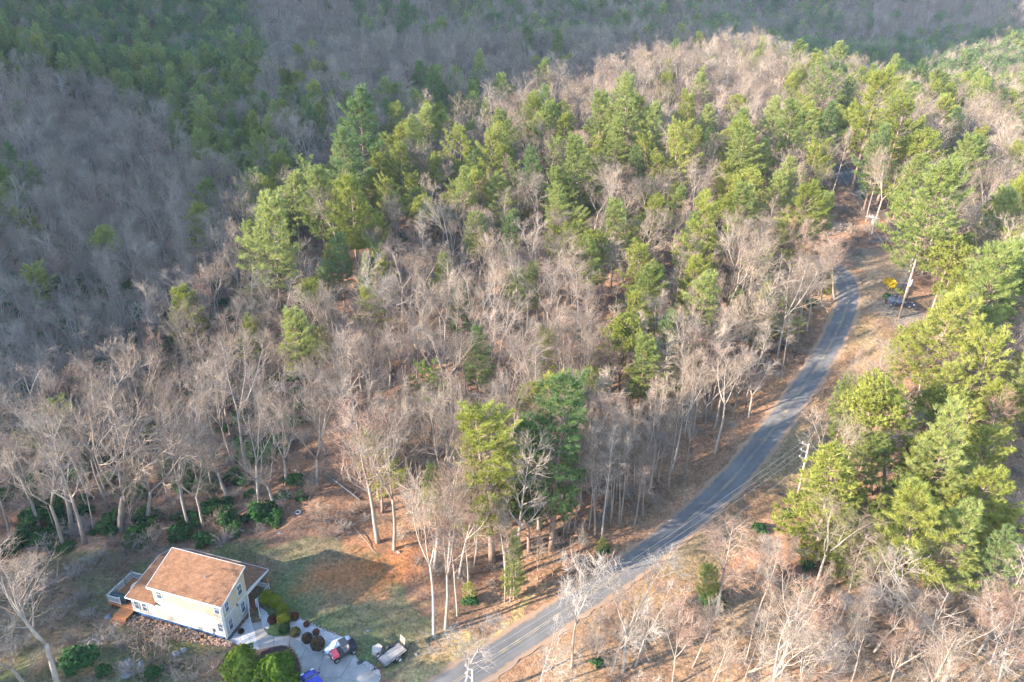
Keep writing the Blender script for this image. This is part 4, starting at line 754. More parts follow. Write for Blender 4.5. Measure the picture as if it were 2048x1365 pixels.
# deck on the left
dk = part('deck', lambda m: [m.box(-16.4, -12.74, 0.05 + 0.145 * k, 0.05 + 0.145 * k + 0.135, 0.62, 0.70) for k in range(27)], M_DECK); dk['label'] = 'orange-brown boards of the side deck'
part('rim_board', lambda m: (m.box(-16.44, -16.4, 0.0, 4.0, 0.35, 0.7), m.box(-16.44, -12.74, 0.0, 0.04, 0.35, 0.69), m.box(-16.44, -12.74, 3.97, 4.01, 0.35, 0.69)), M_DECK, dk)
for x in (-16.3, -14.6): 
    for y in (0.15, 3.8): part('post', lambda m: m.box(x, x + 0.12, y, y + 0.12, -0.5, 0.62), M_DECK, dk)
for a, b in (((-16.35, 0.08, 0.7), (-16.35, 1.4, 0.7)), ((-16.35, 1.4, 0.7), (-16.35, 2.7, 0.7)), ((-16.35, 2.7, 0.7), (-16.35, 3.92, 0.7)), ((-16.35, 3.92, 0.7), (-13.2, 3.92, 0.7)), ((-16.35, 0.08, 0.7), (-14.6, 0.08, 0.7))): part('railing', lambda m: rail(m, a, b), MW, dk)
part('landing', lambda m: [m.box(-14.45 + 0.15 * k, -14.45 + 0.15 * k + 0.14, -1.35, 0.0, 0.42, 0.5) for k in range(12)], M_DECK, dk)
for k in range(2): part('step', lambda m: m.box(-14.45, -12.7, -1.66 - 0.3 * k, -1.38 - 0.3 * k, 0.24 - 0.18 * k, 0.30 - 0.18 * k), M_DECK, dk)
part('skirt', lambda m: (m.box(-14.45, -14.41, -1.35, 0, -0.3, 0.41), m.box(-14.45, -12.7, -1.36, -1.32, -0.3, 0.41)), M_DECK, dk)
def hw(x, y, z): 
    c_, s_ = math.cos(HROT), math.sin(HROT); return Vector((HC0[0] + x * c_ - y * s_, HC0[1] + x * s_ + y * c_, HC0[2] + z))
M_BEIGE = noisy('beige_laminate', [(0.3, (0.46, 0.34, 0.21)), (0.7, (0.56, 0.43, 0.28))], 3, 0.6)
tb = empty('patio_table', hw(-14.2, 2.55, 0.70), HROT); tag(tb, 'round beige patio table on the side deck', 'table')
part('table_top', lambda m: m.tube([(0, 0, 0.68), (0, 0, 0.73)], 0.82, 28), M_BEIGE, tb)
for k in range(4): a = k * 1.5708 + 0.7; part('leg', lambda m: m.bar((0.5 * math.cos(a), 0.5 * math.sin(a), 0), (0.4 * math.cos(a), 0.4 * math.sin(a), 0.68), 0.05), M_DARK, tb)
M_TARP = noisy('dark_tarpaulin', [(0.3, (0.010, 0.026, 0.028)), (0.7, (0.025, 0.05, 0.052))], 2.5, 0.6, 0.3, 0.5)
gr = empty('covered_grill', hw(-15.1, 0.62, 0.70), HROT); tag(gr, 'black-green covered grill at the front corner of the side deck', 'grill')
def gcov(m):
    n = 14
    for i in range(n + 1):
        a = math.pi * i / n
        for x in (-1.15, -0.95, 0, 0.95, 1.15): k = 0.86 if abs(x) > 1 else 1; m.v.append((x, -0.42 * k * math.cos(a), 0.45 + 0.5 * k * math.sin(a) ** 0.7 if 0 < i < n else 0.05))
    for i in range(n):
        for j in range(4): m.f.append((i*5+j, i*5+j+1, i*5+5+j+1, i*5+5+j)); m.m.append(0)
    m.f.append(tuple(i * 5 for i in range(n + 1))); m.m.append(0); m.f.append(tuple(i * 5 + 4 for i in range(n + 1))[::-1]); m.m.append(0)
part('cover', gcov, M_TARP, gr); [part('leg', lambda m: m.bar((x, y, 0), (x, y, 0.4), 0.05), M_DARK, gr) for x in (-0.9, 0.9) for y in (-0.3, 0.3)]

# ------------------------------------------------------------------ stones
def rock(m, R, c, r, flat=0.7):
    import bmesh
    b = bmesh.new(); bmesh.ops.create_icosphere(b, subdivisions=1, radius=1.0); o = len(m.v); rz = R.uniform(0, 6.28); sx, sy = R.uniform(0.7, 1.3), R.uniform(0.7, 1.2)
    for v in b.verts:
        k = R.uniform(0.78, 1.18); x, y, z = v.co.x * sx * k, v.co.y * sy * k, v.co.z * flat * k; m.v.append((c[0] + r * (x * math.cos(rz) - y * math.sin(rz)), c[1] + r * (x * math.sin(rz) + y * math.cos(rz)), c[2] + r * z))
    for f in b.faces: m.f.append(tuple(o + v.index for v in f.verts)); m.m.append(R.choice((0, 1, 2)))
    b.free()
M_RK = [noisy('tan_stone', [(0.3, (0.23, 0.13, 0.078)), (0.7, (0.32, 0.215, 0.145))], 3, 0.9), noisy('grey_stone', [(0.3, (0.20, 0.175, 0.155)), (0.7, (0.31, 0.28, 0.25))], 3, 0.9), noisy('rust_stone', [(0.3, (0.30, 0.12, 0.05)), (0.7, (0.38, 0.20, 0.11))], 3, 0.9)]
R7 = random.Random(7); mb = MB()
for k in range(600):
    t = R7.random(); x = -13.4 + 14.2 * t; wd = 0.5 + 1.15 * math.sin(math.pi * min(1, t * 0.75 + 0.25)) ; y = -0.25 - R7.random() * wd; q = hw(x, y, 0); r = R7.uniform(0.06, 0.17)
    rock(mb, R7, (q.x, q.y, gz(q.x, q.y) + r * 0.3 + 0.25 * max(0, 1 - (-y) / 1.2)), r)
tag(mb.build('stone_bank', M_RK), 'bank of loose brown stones along the front wall of the house', kind='stuff')
M_SLATE = noisy('weathered_boulder', [(0.3, (0.12, 0.12, 0.122)), (0.55, (0.19, 0.19, 0.192)), (0.75, (0.27, 0.265, 0.26))], 2.5, 0.9, 0.2, 0.5)
for px, py, r, lb in ((256,1330,0.85,'largest grey boulder in the rough yard below the deck'), (281,1329,0.55,'grey boulder just right of the largest one in the yard'), (254,1351,0.6,'flat grey boulder nearest the bottom edge left of the magnolias'), (351,1309,0.5,'grey boulder below the stone bank'), (367,1301,0.4,'small pale boulder right of the stone bank boulder'), (736,1262,0.30,'small pale rock in the lawn above the stump'), (833,1308,0.22,'small white rock right of the trailer'), (216,1235,0.4,'dark rock in front of the deck corner'), (560,1068,0.35,'dark rock at the wood edge above the lawn'), (797,1108,0.3,'white stone at the foot of the forest trees by the clay')):
    m = MB(); R8 = random.Random(px); rock(m, R8, (0, 0, 0), r, 0.55); m.m = [0] * len(m.f); p = on(px, py); o = m.build('boulder', M_SLATE); o.location = p + UP * r * 0.15; tag(o, lb, 'boulder', 'loose boulders around the yard')

# ------------------------------------------------------------------ drive, walk and beds
def zpl(l): return [(440 + x / 4.655, 1140 + y / 4.655) for x, y in l]
M_CONC = noisy('concrete', [(0.3, (0.215, 0.198, 0.175)), (0.55, (0.275, 0.254, 0.225)), (0.75, (0.33, 0.305, 0.268))], 0.9, 0.9, 0.2, 0.15, 7)
drive = empty('driveway', (0, 0, 0)); tag(drive, 'pale concrete driveway and front walk', kind='structure')
SL = [[(300,505),(383,492),(400,545),(450,612),(345,668)], [(345,672),(452,615),(500,628),(500,722),(372,752)], [(504,628),(565,630),(655,623),(640,715),(570,708),(504,722)], [(659,624),(760,682),(805,722),(742,850),(705,770),(645,716)],
      [(808,725),(880,778),(965,786),(900,1010),(762,1000),(765,945),(745,853)], [(969,786),(1012,762),(1170,802),(1248,792),(1120,1010),(904,1012)], [(1252,795),(1312,872),(1430,962),(1500,1010),(1470,1080),(1122,1014)], [(762,1004),(898,1014),(890,1300),(700,1300),(745,1100)], [(902,1016),(1118,1014),(1130,1300),(894,1300)], [(1122,1018),(1470,1084),(1560,1050),(1900,1200),(2060,1290),(1800,1300),(1134,1300)]]
for l in SL: sheet('slab', zpl(l), 0.06, M_CONC, '', drive, thick=0.12)
M_WGR = noisy('white_gravel', [(0.3, (0.24, 0.215, 0.20)), (0.5, (0.38, 0.36, 0.345)), (0.72, (0.52, 0.505, 0.49))], 9, 0.95, 0.1, 0.8)
for l, lb in (([(80,672),(272,440),(300,500),(345,668),(368,752),(230,720)], 'white gravel bed between the blue foundation and the walk'), ([(372,350),(440,400),(470,470),(450,560),(400,545),(385,490)], 'white gravel bed right of the porch stairs'), ([(660,440),(742,455),(900,535),(1130,622),(1030,755),(965,784),(880,776),(805,720),(660,622),(640,560)], 'white gravel bed with clipped shrubs beside the drive')): sheet('gravel_bed', zpl(l), 0.035, M_WGR, lb)
M_MUL = noisy('dark_mulch', [(0.3, (0.030, 0.020, 0.018)), (0.7, (0.070, 0.045, 0.038))], 8, 0.95, 0.1, 0.8)
sheet('mulch_bed', zpl([(385,770),(470,735),(570,715),(640,722),(700,778),(738,860),(755,950),(735,1100),(650,1300),(400,1300),(330,900)]), 0.03, M_MUL, 'dark mulch bed under the larger magnolia')
sheet('grass_bed', zpl([(400,560),(450,560),(470,470),(440,395),(520,400),(560,500),(640,560),(655,620),(560,628),(500,626),(450,610)]), 0.03, noisy('bed_grass', [(0.3, (0.04, 0.075, 0.025)), (0.7, (0.10, 0.13, 0.05))], 3, 0.95, 0.1, 0.8), 'dark green planted bed inside the curve of the walk')
sheet('gravel_strip', zpl([(1315,868),(1360,850),(1480,930),(1500,1000),(1434,962)]), 0.03, mgv, 'grey gravel strip between the drive and the trailer')
def edging(name, path, step, r, lb):
    P = np.array([p[:2] for p in gpl(zpl(path))]); Q = smooth_path(P, step, 2); R9 = random.Random(len(path)); root = empty(name, (Q[0][0], Q[0][1], gz(*Q[0]))); tag(root, lb, 'edging')
    ms = []
    for k in range(5): m = MB(); rock(m, R9, (0, 0, 0), r, 0.6); m.m = [0] * len(m.f); ms.append(m.mesh('stone', M_RK[k % 2]))
    for q in Q:
        o = link('stone', R9.choice(ms), root); o.location = Vector((q[0] - root.location.x, q[1] - root.location.y, gz(*q) + 0.07 - root.location.z)); o.rotation_euler = (0, 0, R9.uniform(0, 6)); o.scale = [R9.uniform(0.8, 1.25)] * 3
edging('stone_edging', [(642,718),(702,774),(742,856),(762,945),(752,1050)], 0.42, 0.19, 'curved row of edging stones around the mulch bed'); edging('stone_edging', [(742,455),(900,535),(1130,620)], 0.45, 0.16, 'dark edging stones between the white gravel and the lawn')
dr = empty('drain_grate', on(*zpl([(1305,868)])[0]) + UP * 0.09, 0.6); tag(dr, 'dark drain grate at the edge of the concrete drive', 'grate'); part('frame', lambda m: (m.box(-0.33, 0.33, -0.22, -0.18, 0, 0.03), m.box(-0.33, 0.33, 0.18, 0.22, 0, 0.03), m.box(-0.33, -0.29, -0.18, 0.18, 0, 0.03), m.box(0.29, 0.33, -0.18, 0.18, 0, 0.03)), M_DARK, dr)
for k in range(6): part('slat', lambda m: m.box(-0.26 + 0.09 * k, -0.20 + 0.09 * k, -0.18, 0.18, 0.0, 0.022), M_DARK, dr)

# ------------------------------------------------------------------ shrubs
def globe(seed, n=4200, ls=0.06):
    R = random.Random(seed); mb = MB()
    for k in range(n):
        v = rvec(R); rr = R.uniform(0.86, 1.0) if k > n * 0.2 else R.uniform(0.5, 0.86); rr *= 1 + 0.05 * math.sin(v.x * 7 + seed) * math.sin(v.y * 6) ; p = Vector((v.x * rr, v.y * rr, v.z * rr)); nn = (v + rvec(R) * 0.7).normalized(); x = nn.orthogonal().normalized(); x.rotate(Quaternion(nn, R.uniform(0, 6.28))); y = nn.cross(x); a = ls * R.uniform(0.7, 1.4); o = len(mb.v)
        mb.v += [tuple(p - x * a), tuple(p + y * a * 0.6), tuple(p + x * a), tuple(p - y * a * 0.6)]; mb.f.append((o, o+1, o+2, o+3)); mb.m.append(0)
    return mb
GC = {'lime': foliage('lime_shrub', (0.10,0.11,0.012), (0.19,0.20,0.022), (0.29,0.28,0.04), 0.25), 'green': foliage('green_shrub', (0.025,0.055,0.02), (0.05,0.09,0.03), (0.08,0.12,0.04), 0.2), 'brown': foliage('brown_shrub', (0.032,0.021,0.014), (0.055,0.036,0.022), (0.080,0.056,0.030), 0.15), 'red': foliage('red_shrub', (0.060,0.022,0.014), (0.10,0.036,0.02), (0.14,0.06,0.03), 0.15), 'olive': foliage('olive_shrub', (0.05,0.06,0.015), (0.10,0.10,0.03), (0.16,0.11,0.04), 0.25)}
gm = {}
for k in GC:
    for j in range(2): gm[k, j] = globe(hash_seed := (len(k) * 31 + j * 7 + ord(k[0]))).mesh('foliage', GC[k])
stem = MB(); stem.tube([(0, 0, -1.0), (0, 0, 0)], 0.1, 5); stem_me = stem.mesh('stem', M_PBARK)
for i, (x, y, r, k, lb) in enumerate([(440,300,82,'lime','lime shrub nearest the porch railing'), (520,335,72,'lime','lime shrub second from the porch'), (590,400,66,'lime','domed lime shrub in the middle of the row'), (600,495,74,'lime','large lime shrub above the green one'), (605,580,60,'green','dark green clipped shrub at the curve of the walk'), (705,612,56,'olive','green and rust clipped shrub beside the walk joint'), (815,665,58,'brown','olive-brown clipped ball left of the largest one'),
        (915,728,76,'brown','largest brown clipped ball by the drive'), (897,600,38,'red','rust-red shrub above the largest brown ball'), (808,525,34,'red','small rust-red shrub in the white gravel near the lawn'), (695,462,50,'red','dark maroon shrub behind the lime shrubs'), (490,492,50,'red','maroon shrub in the bed by the porch stairs'), (200,590,32,'brown','small brown shrub alone in the gravel by the foundation')]):
    p = on(*zpl([(x, y)])[0]); rr = r / 4.655 / 17.2 * 0.88; o = empty('clipped_shrub', p); f = link('foliage', gm[k, i % 2], o); f.scale = (rr, rr, rr * 0.95); f.location = (0, 0, rr * 0.85); f.rotation_euler = (0, 0, i * 1.3); s = link('stem', stem_me, o); s.location = (0, 0, rr * 0.5); s.scale = (rr, rr, rr * 0.8); tag(o, lb, 'shrub', 'clipped shrubs along the walk')
for j, (x, y, w_, h_, lb) in enumerate([(215, 975, 1.85, 3.9, 'big glossy magnolia beside the gravel, the left of the pair'), (545, 1090, 2.15, 4.6, 'big yellow-tipped magnolia in the mulch bed by the blue car')]):
    p = on(*zpl([(x, y)])[0]); o = empty('magnolia', p); R = random.Random(300 + j); mb = MB()
    for k in range(4200):
        t = R.random() ** 0.85; a = R.uniform(0, 6.283); prof = math.sin(math.pi * min(0.985, 0.24 + 0.76 * t)) ** 0.9; lump = 1 + 0.17 * math.sin(3 * a + 6 * t + j) + 0.14 * math.sin(7 * a - 11 * t) + 0.10 * math.sin(13 * a + 17 * t); rr = w_ * prof * lump * (0.6 + 0.4 * R.random() ** 0.4); q = Vector((rr * math.cos(a), rr * math.sin(a), 0.1 + h_ * t * (1 + 0.04 * math.sin(5 * a)))); v = Vector((math.cos(a), math.sin(a), 0.6 * t)); nn = (v + rvec(R) * 0.9).normalized(); x_ = nn.orthogonal().normalized(); x_.rotate(Quaternion(nn, R.uniform(0, 6.28))); y_ = nn.cross(x_); s_ = 0.17 * R.uniform(0.5, 1.5); oo = len(mb.v)
        mb.v += [tuple(q - x_ * s_), tuple(q + y_ * s_ * 0.5), tuple(q + x_ * s_), tuple(q - y_ * s_ * 0.5)]; mb.f.append((oo, oo+1, oo+2, oo+3)); mb.m.append(0)
    mb.build('crown', M_HOLLY, o); part('trunk', lambda m: (m.tube([(0, 0, -0.2), (0.05, 0, h_ * 0.5), (0, 0.05, h_ * 0.9)], [0.12, 0.08, 0.02], 6), [m.tube([(0, 0, h_ * 0.2 + 0.3 * k), (math.cos(k * 2.1) * w_ * 0.7, math.sin(k * 2.1) * w_ * 0.7, h_ * 0.35 + 0.3 * k)], [0.05, 0.015], 4) for k in range(6)]), M_PBARK, o); tag(o, lb, 'magnolia', 'magnolias in front of the house')
def bush(kind, px, py, s, lb, cat='bush', name=None, mesh=None, zs=1.0):
    p = on(px, py); o = link(name or ('evergreen_bush' if kind.startswith('rhodo') else 'bare_bush'), mesh or BUSH[kind]); o.location = p; o.scale = (s, s, s * zs); o.rotation_euler = (0, 0, (px * 7 + py) % 6); tag(o, lb, cat, 'evergreen bushes at the wood edge' if kind.startswith('rhodo') else 'bare bushes in the rough yard'); return o
for px, py, s, lb in ((355,1040,1.15,'bright evergreen bush left end of the clump above the house'), (395,1040,1.45,'evergreen bush second in the clump above the house'), (425,1025,1.5,'large evergreen bush in the middle of the clump above the house'), (455,1010,1.2,'evergreen bush right end of the clump above the house'), (470,1065,1.15,'grey-green bush below the clump above the house'), (405,1085,1.6,'wide grey-green bush just behind the house roof'), (550,1045,1.35,'round green bush left of the loose tyre'), (495,1035,0.9,'small green bush beside the timber pile'), (505,995,1.0,'evergreen bush above the timber pile'),
        (420,985,1.5,'evergreen bush upslope of the big clump'), (380,975,1.3,'evergreen bush under the forked bare tree'), (470,965,1.2,'evergreen bush at the foot of the tall bare tree'), (510,930,1.4,'evergreen bush right of the fallen log end'), (440,930,1.3,'evergreen bush just below the fallen log'), (220,1050,1.1,'evergreen bush at the foot of the big forked oak'), (120,1050,1.5,'evergreen bush among the left slim trunks'), (60,1075,1.5,'evergreen bush near the left edge above the yard'), (30,1095,1.2,'evergreen bush lowest at the left edge of the wood'), (90,1010,1.3,'evergreen bush behind the left slim trunks'), (285,1090,0.8,'dark bush at the back of the house left corner'), (160,1330,1.7,'bright green bush with the white ring, alone in the yard'), (205,1345,0.9,'small green bush right of the lone yard bush'), (308,1350,0.9,'green bush at the bottom edge below the stone bank'), (1205,1108,0.9,'round green bush beside the road under the pine pair'), (940,1205,0.9,'low green bush under the red-budded trees')): bush('rhodo%d' % (px % 2), px, py, s, lb)
i = 0
for px, py, s in ((258,1100,1.4),(305,1090,1.5),(190,1120,1.3),(150,1150,1.4),(235,1140,1.2),(110,1180,1.3),(165,1205,1.4),(60,1150,1.3),(210,1280,1.4),(250,1290,1.3),(290,1290,1.3),(330,1290,1.2),(345,1335,1.4),(300,1325,1.3),(270,1345,1.2),(390,1330,1.3),(420,1345,1.2),(375,1360,1.2),(140,1290,1.2),(100,1330,1.3),(40,1300,1.3),(180,1235,1.1),(120,1245,1.2),(450,1085,1.2),(520,1060,1.1),(640,1050,1.4),(660,1075,1.3),(690,1060,1.4),(620,1000,1.4),(700,1030,1.3)):
    i += 1; o = bush('brush%d' % (i % 3), px, py, s, 'x'); o['label'] = '%s leafless %s bush, number %d counted rightward across the yard' % (('pale', 'grey', 'tangled')[i % 3], ('low', 'spreading')[i % 2], i)
bl = sorted([o for o in C.objects if o.name.startswith('bare_bush')], key=lambda o: project(np.array(o.location))[0]); 
for k, o in enumerate(bl): o['label'] = 'leafless %s bush, %s from the left in the rough yard' % (('pale grey', 'tangled grey', 'spreading brown')[k % 3], ['first','second','third','fourth','fifth','sixth','seventh','eighth','ninth','tenth'][k] if k < 10 else '%dth' % (k + 1) if k + 1 not in (21, 22, 23) else {21: '21st', 22: '22nd', 23: '23rd'}[k + 1])
fb = bush('rhodo0', 1776, 578, 1.25, 'yellow flowering bush beside the parked dark car', mesh=leaf_bush(401, 1.3, 900, 0.14).mesh('foliage', [M_YELLOW, M_PBARK]), name='forsythia_bush'); fb['group'] = 'flowering shrubs by the lay-by'
fb = bush('rhodo1', 1795, 585, 0.9, 'smaller yellow-green bush right of the yellow one', mesh=leaf_bush(402, 1.2, 600, 0.14).mesh('foliage', [GC['lime'], M_PBARK]), name='forsythia_bush'); fb['group'] = 'flowering shrubs by the lay-by'
bush('rhodo1', 1773, 597, 0.8, 'dark green bush behind the parked dark car')
wb = empty('flowering_tree', on(1738, 462)); tag(wb, 'small white flowering tree beside the upper road', 'tree'); part('trunk', lambda m: (m.tube([(0, 0, -0.2), (0.1, 0, 3)], [0.12, 0.06], 5), [m.tube([(0, 0, 1.2), (1.3 * math.cos(k), 1.3 * math.sin(k), 3.6)], [0.05, 0.02], 4) for k in range(6)]), M_PBARK, wb); cw = leaf_bush(403, 2.0, 700, 0.13, 1.1, 0.3).build('crown', [M_WHITEBL, M_PBARK], wb); cw.location = (0, 0, 1.6); cw.scale = (0.7, 0.7, 0.8)

# ------------------------------------------------------------------ logs, tyres, stump
def log(pts, r, lb, m=None, name='fallen_log', cat='log', stubs=3):
    P = [on(*q) for q in pts]; o = empty(name, P[0]); R = random.Random(int(P[0].x * 10)); rel = [p - P[0] + UP * r * 0.8 for p in P]; Pm = []
    for a, b in zip(rel[:-1], rel[1:]): Pm += [a.lerp(b, t / 4) + Vector((R.uniform(-.05, .05), R.uniform(-.05, .05), R.uniform(0, .06))) for t in range(4)]
    Pm.append(rel[-1]); part('stem', lambda mb: mb.tube(Pm, [r * (1 - 0.5 * i / len(Pm)) for i in range(len(Pm))], 7), m or M_SNAG, o, True)
    def st(mb):
        for k in range(stubs): q, d = at_t(Pm, R.uniform(0.3, 0.95)); e = side(R, d, 40, 80); e.z = abs(e.z) * 0.6 + 0.1; mb.tube(bend(R, q, e.normalized(), R.uniform(0.8, 2.2), 3, 0.15, 0)[0], [r * 0.35, r * 0.28, r * 0.2, r * 0.08], 4)
    if stubs: part('branches', st, m or M_SNAG, o)
    tag(o, lb, cat)
log([(380,897),(440,892),(528,889)], 0.26, 'long pale fallen trunk lying across the slope above the clump'); log([(470,892),(492,840)], 0.16, 'thin pale log leaning upslope across the fallen trunk'); log([(40,1030),(66,1028)], 0.2, 'short pale log among the trunks at the left'); log([(650,955),(720,1000)], 0.15, 'grey fallen log at the wood edge right of the tyre'); log([(700,1045),(745,1100),(790,1150)], 0.055, 'thin fallen pole along the upper edge of the clay patch', M_BRUSH, stubs=0); log([(590,945),(640,975)], 0.14, 'thin fallen log upslope of the loose tyre'); log([(455,1052),(487,1060)], 0.2, 'stacked timber beam beside the small bush above the lawn', M_BRUSH, 'timber_beam', 'timber', 0)
def ring(R0, r0, n=22, k=8):
    m = MB()
    for i in range(n):
        a = 6.28318 * i / n
        for j in range(k): b = 6.28318 * j / k; m.v.append(((R0 + r0 * math.cos(b)) * math.cos(a), (R0 + r0 * math.cos(b)) * math.sin(a), r0 * 0.9 * math.sin(b)))
    for i in range(n):
        for j in range(k): m.f.append((i*k+j, ((i+1)%n)*k+j, ((i+1)%n)*k+(j+1)%k, i*k+(j+1)%k)); m.m.append(0)
    return m
ty = ring(0.32, 0.11).build('tyre', mat('grey_rubber', (0.30, 0.29, 0.28), 0.9), smooth=True); ty.location = on(597, 1031) + UP * 0.12; ty.rotation_euler = (0.2, 0.1, 0); tag(ty, 'pale grey loose tyre lying at the wood edge', 'tyre')
wr = ring(0.45, 0.06).build('garden_ring', MW, smooth=True); wr.location = on(187, 1292) + UP * 0.35; wr.rotation_euler = (0.9, 0.5, 0.3); tag(wr, 'white ring leaning behind the lone green yard bush', 'ring')
sp_ = empty('tree_stump', on(*zpl([(1465, 745)])[0])); tag(sp_, 'wide pale cut stump left of the trailer', 'stump')
def stp(m):
    n = 16; R = random.Random(3); prof = [(1.25, -0.15), (1.05, 0.1), (0.95, 0.36), (0.93, 0.40)]; k = [R.uniform(0.85, 1.15) for _ in range(n)]
    for r, z in prof: m.v += [(0.62 * r * k[i] * math.cos(6.2832*i/n), 0.62 * r * k[i] * math.sin(6.2832*i/n), z) for i in range(n)]
    for j in range(3):
        for i in range(n): m.f.append((j*n+i, j*n+(i+1)%n, (j+1)*n+(i+1)%n, (j+1)*n+i)); m.m.append(0)
    m.f.append(tuple(3*n+i for i in range(n))); m.m.append(1)
part('stump', stp, [M_BRUSH, noisy('cut_wood', [(0.3, (0.34, 0.28, 0.22)), (0.7, (0.5, 0.44, 0.37))], 4, 0.9)], sp_)
# ------------------------------------------------------------------ vehicles
def wheel(parent, x, y, z, r, wd, axis='y', rimcol=None, hub=0.55):
    m = MB(); n = 20; prof = [(r * hub, -wd / 2), (r * 0.93, -wd / 2), (r, -wd * 0.32), (r, wd * 0.32), (r * 0.93, wd / 2), (r * hub, wd / 2)]
    for q, t in prof: m.v += [(q * math.cos(6.2832 * i / n), t, q * math.sin(6.2832 * i / n)) for i in range(n)]
    for j in range(len(prof) - 1):
        for i in range(n): m.f.append((j*n+i, (j+1)*n+i, (j+1)*n+(i+1)%n, j*n+(i+1)%n)); m.m.append(0)
    wh = empty('wheel', (x, y, z)); wh.parent = parent; m.build('tyre', M_BLACK, wh, True)
    k = MB(); k.tube([(0, -wd * 0.36, 0), (0, wd * 0.36, 0)], r * hub * 1.02, 16)
    for s in (-1, 1):
        for a in range(5): k.bar((0, s * wd * 0.40, 0), (r * hub * 0.9 * math.cos(a * 1.2566), s * wd * 0.40, r * hub * 0.9 * math.sin(a * 1.2566)), wd * 0.12, r * 0.12)
    k.build('rim', rimcol or M_METAL, wh); return wh
def heading(a, b):
    p, q = on(*a), on(*b); d = q - p; return p, math.atan2(d.y, d.x)
def seat_on(root, pts, lift=0.0):
    """put a vehicle down on the ground under its wheels"""
    zs = [gz(root.location.x + x * math.cos(root.rotation_euler.z) - y * math.sin(root.rotation_euler.z), root.location.y + x * math.sin(root.rotation_euler.z) + y * math.cos(root.rotation_euler.z)) for x, y in pts]
    root.location.z = sum(zs) / len(zs) + lift
M_RED = mat('red_plastic', (0.60, 0.06, 0.07), 0.35, 0.5); M_SEAT = mat('grey_vinyl', (0.16, 0.15, 0.14), 0.6); M_LENS = mat('lamp_lens', (0.7, 0.7, 0.68), 0.15, 0.8)
# side-by-side utility vehicle: nose towards lower left
zq = lambda x, y: zpl([(x, y)])[0]
p, az = heading(zq(1215, 745), zq(1055, 835)); u = empty('utility_vehicle', on(*zq(1150, 790)), az); tag(u, 'red-nosed black open utility vehicle parked on the drive', 'vehicle'); seat_on(u, [(-1, -.6), (-1, .6), (1, -.6), (1, .6)], 0.06)
for x in (-0.98, 1.0):
    for y in (-0.64, 0.64): wheel(u, x, y, 0.33, 0.33, 0.27)
part('body', lambda m: (m.box(-1.35, 0.75, -0.58, 0.58, 0.32, 0.62), m.hexa([(-0.35, -0.62, 0.3), (0.65, -0.62, 0.3), (0.65, 0.62, 0.3), (-0.35, 0.62, 0.3), (-0.35, -0.62, 0.78), (0.55, -0.62, 0.72), (0.55, 0.62, 0.72), (-0.35, 0.62, 0.78)])), M_DARK, u, bevel=0.03)
part('hood', lambda m: m.hexa([(0.62, -0.52, 0.55), (1.38, -0.42, 0.5), (1.38, 0.42, 0.5), (0.62, 0.52, 0.55), (0.62, -0.52, 1.0), (1.30, -0.36, 0.80), (1.30, 0.36, 0.80), (0.62, 0.52, 1.0)]), M_RED, u, bevel=0.05, label='red sloping hood')
part('fender', lambda m: [m.box(0.66, 1.36, s * 0.46 - 0.14 if s < 0 else 0.46, s * 0.46 if s < 0 else 0.60, 0.66, 0.72) for s in (-1, 1)], M_RED, u)
for s in (-1, 1): part('headlight', lambda m: m.box(1.28, 1.39, s * 0.3 - 0.09, s * 0.3 + 0.09, 0.60, 0.72), M_LENS, u, bevel=0.02)
part('bumper', lambda m: (m.tube([(1.42, -0.4, 0.42), (1.5, -0.35, 0.6), (1.5, 0.35, 0.6), (1.42, 0.4, 0.42)], 0.03, 6), m.tube([(1.42, -0.4, 0.42), (1.42, 0.4, 0.42)], 0.03, 6)), M_DARK, u)
def cage(m):
    for s in (-0.58, 0.58): m.tube([(0.62, s, 0.95), (0.28, s * 0.95, 1.82), (-0.5, s * 0.95, 1.86), (-0.72, s, 0.8)], 0.032, 6)
    for x, z in ((0.28, 1.82), (-0.5, 1.86)): m.tube([(x, -0.55, z), (x, 0.55, z)], 0.03, 6)
part('roll_cage', cage, M_DARK, u); part('roof', lambda m: m.box(-0.52, 0.26, -0.55, 0.55, 1.86, 1.91), M_DARK, u, bevel=0.03)
for s in (-0.28, 0.28): part('seat', lambda m: (m.box(-0.42, 0.05, s - 0.24, s + 0.24, 0.72, 0.86), m.hexa([(-0.50, s - 0.24, 0.82), (-0.38, s - 0.24, 0.82), (-0.38, s + 0.24, 0.82), (-0.50, s + 0.24, 0.82), (-0.62, s - 0.22, 1.38), (-0.52, s - 0.22, 1.38), (-0.52, s + 0.22, 1.38), (-0.62, s + 0.22, 1.38)])), M_SEAT, u, bevel=0.03)
part('steering_wheel', lambda m: m.tube([(0.30 + 0.05 * math.sin(a * 0.4488), 0.28 + 0.17 * math.cos(a * 0.4488), 1.12 + 0.16 * math.sin(a * 0.4488)) for a in range(15)], 0.016, 5), M_DARK, u)
part('cargo_bed', lambda m: (m.box(-1.5, -0.72, -0.62, 0.62, 0.68, 0.74), m.box(-1.5, -0.72, -0.62, -0.57, 0.74, 1.0), m.box(-1.5, -0.72, 0.57, 0.62, 0.74, 1.0), m.box(-1.5, -1.46, -0.57, 0.57, 0.74, 1.0), m.box(-0.76, -0.72, -0.57, 0.57, 0.74, 1.0)), M_DARK, u, bevel=0.01)
for s in (-1, 1): part('tail_lamp', lambda m: m.box(-1.53, -1.5, s * 0.5 - 0.07, s * 0.5 + 0.07, 0.8, 0.92), M_LENS, u)
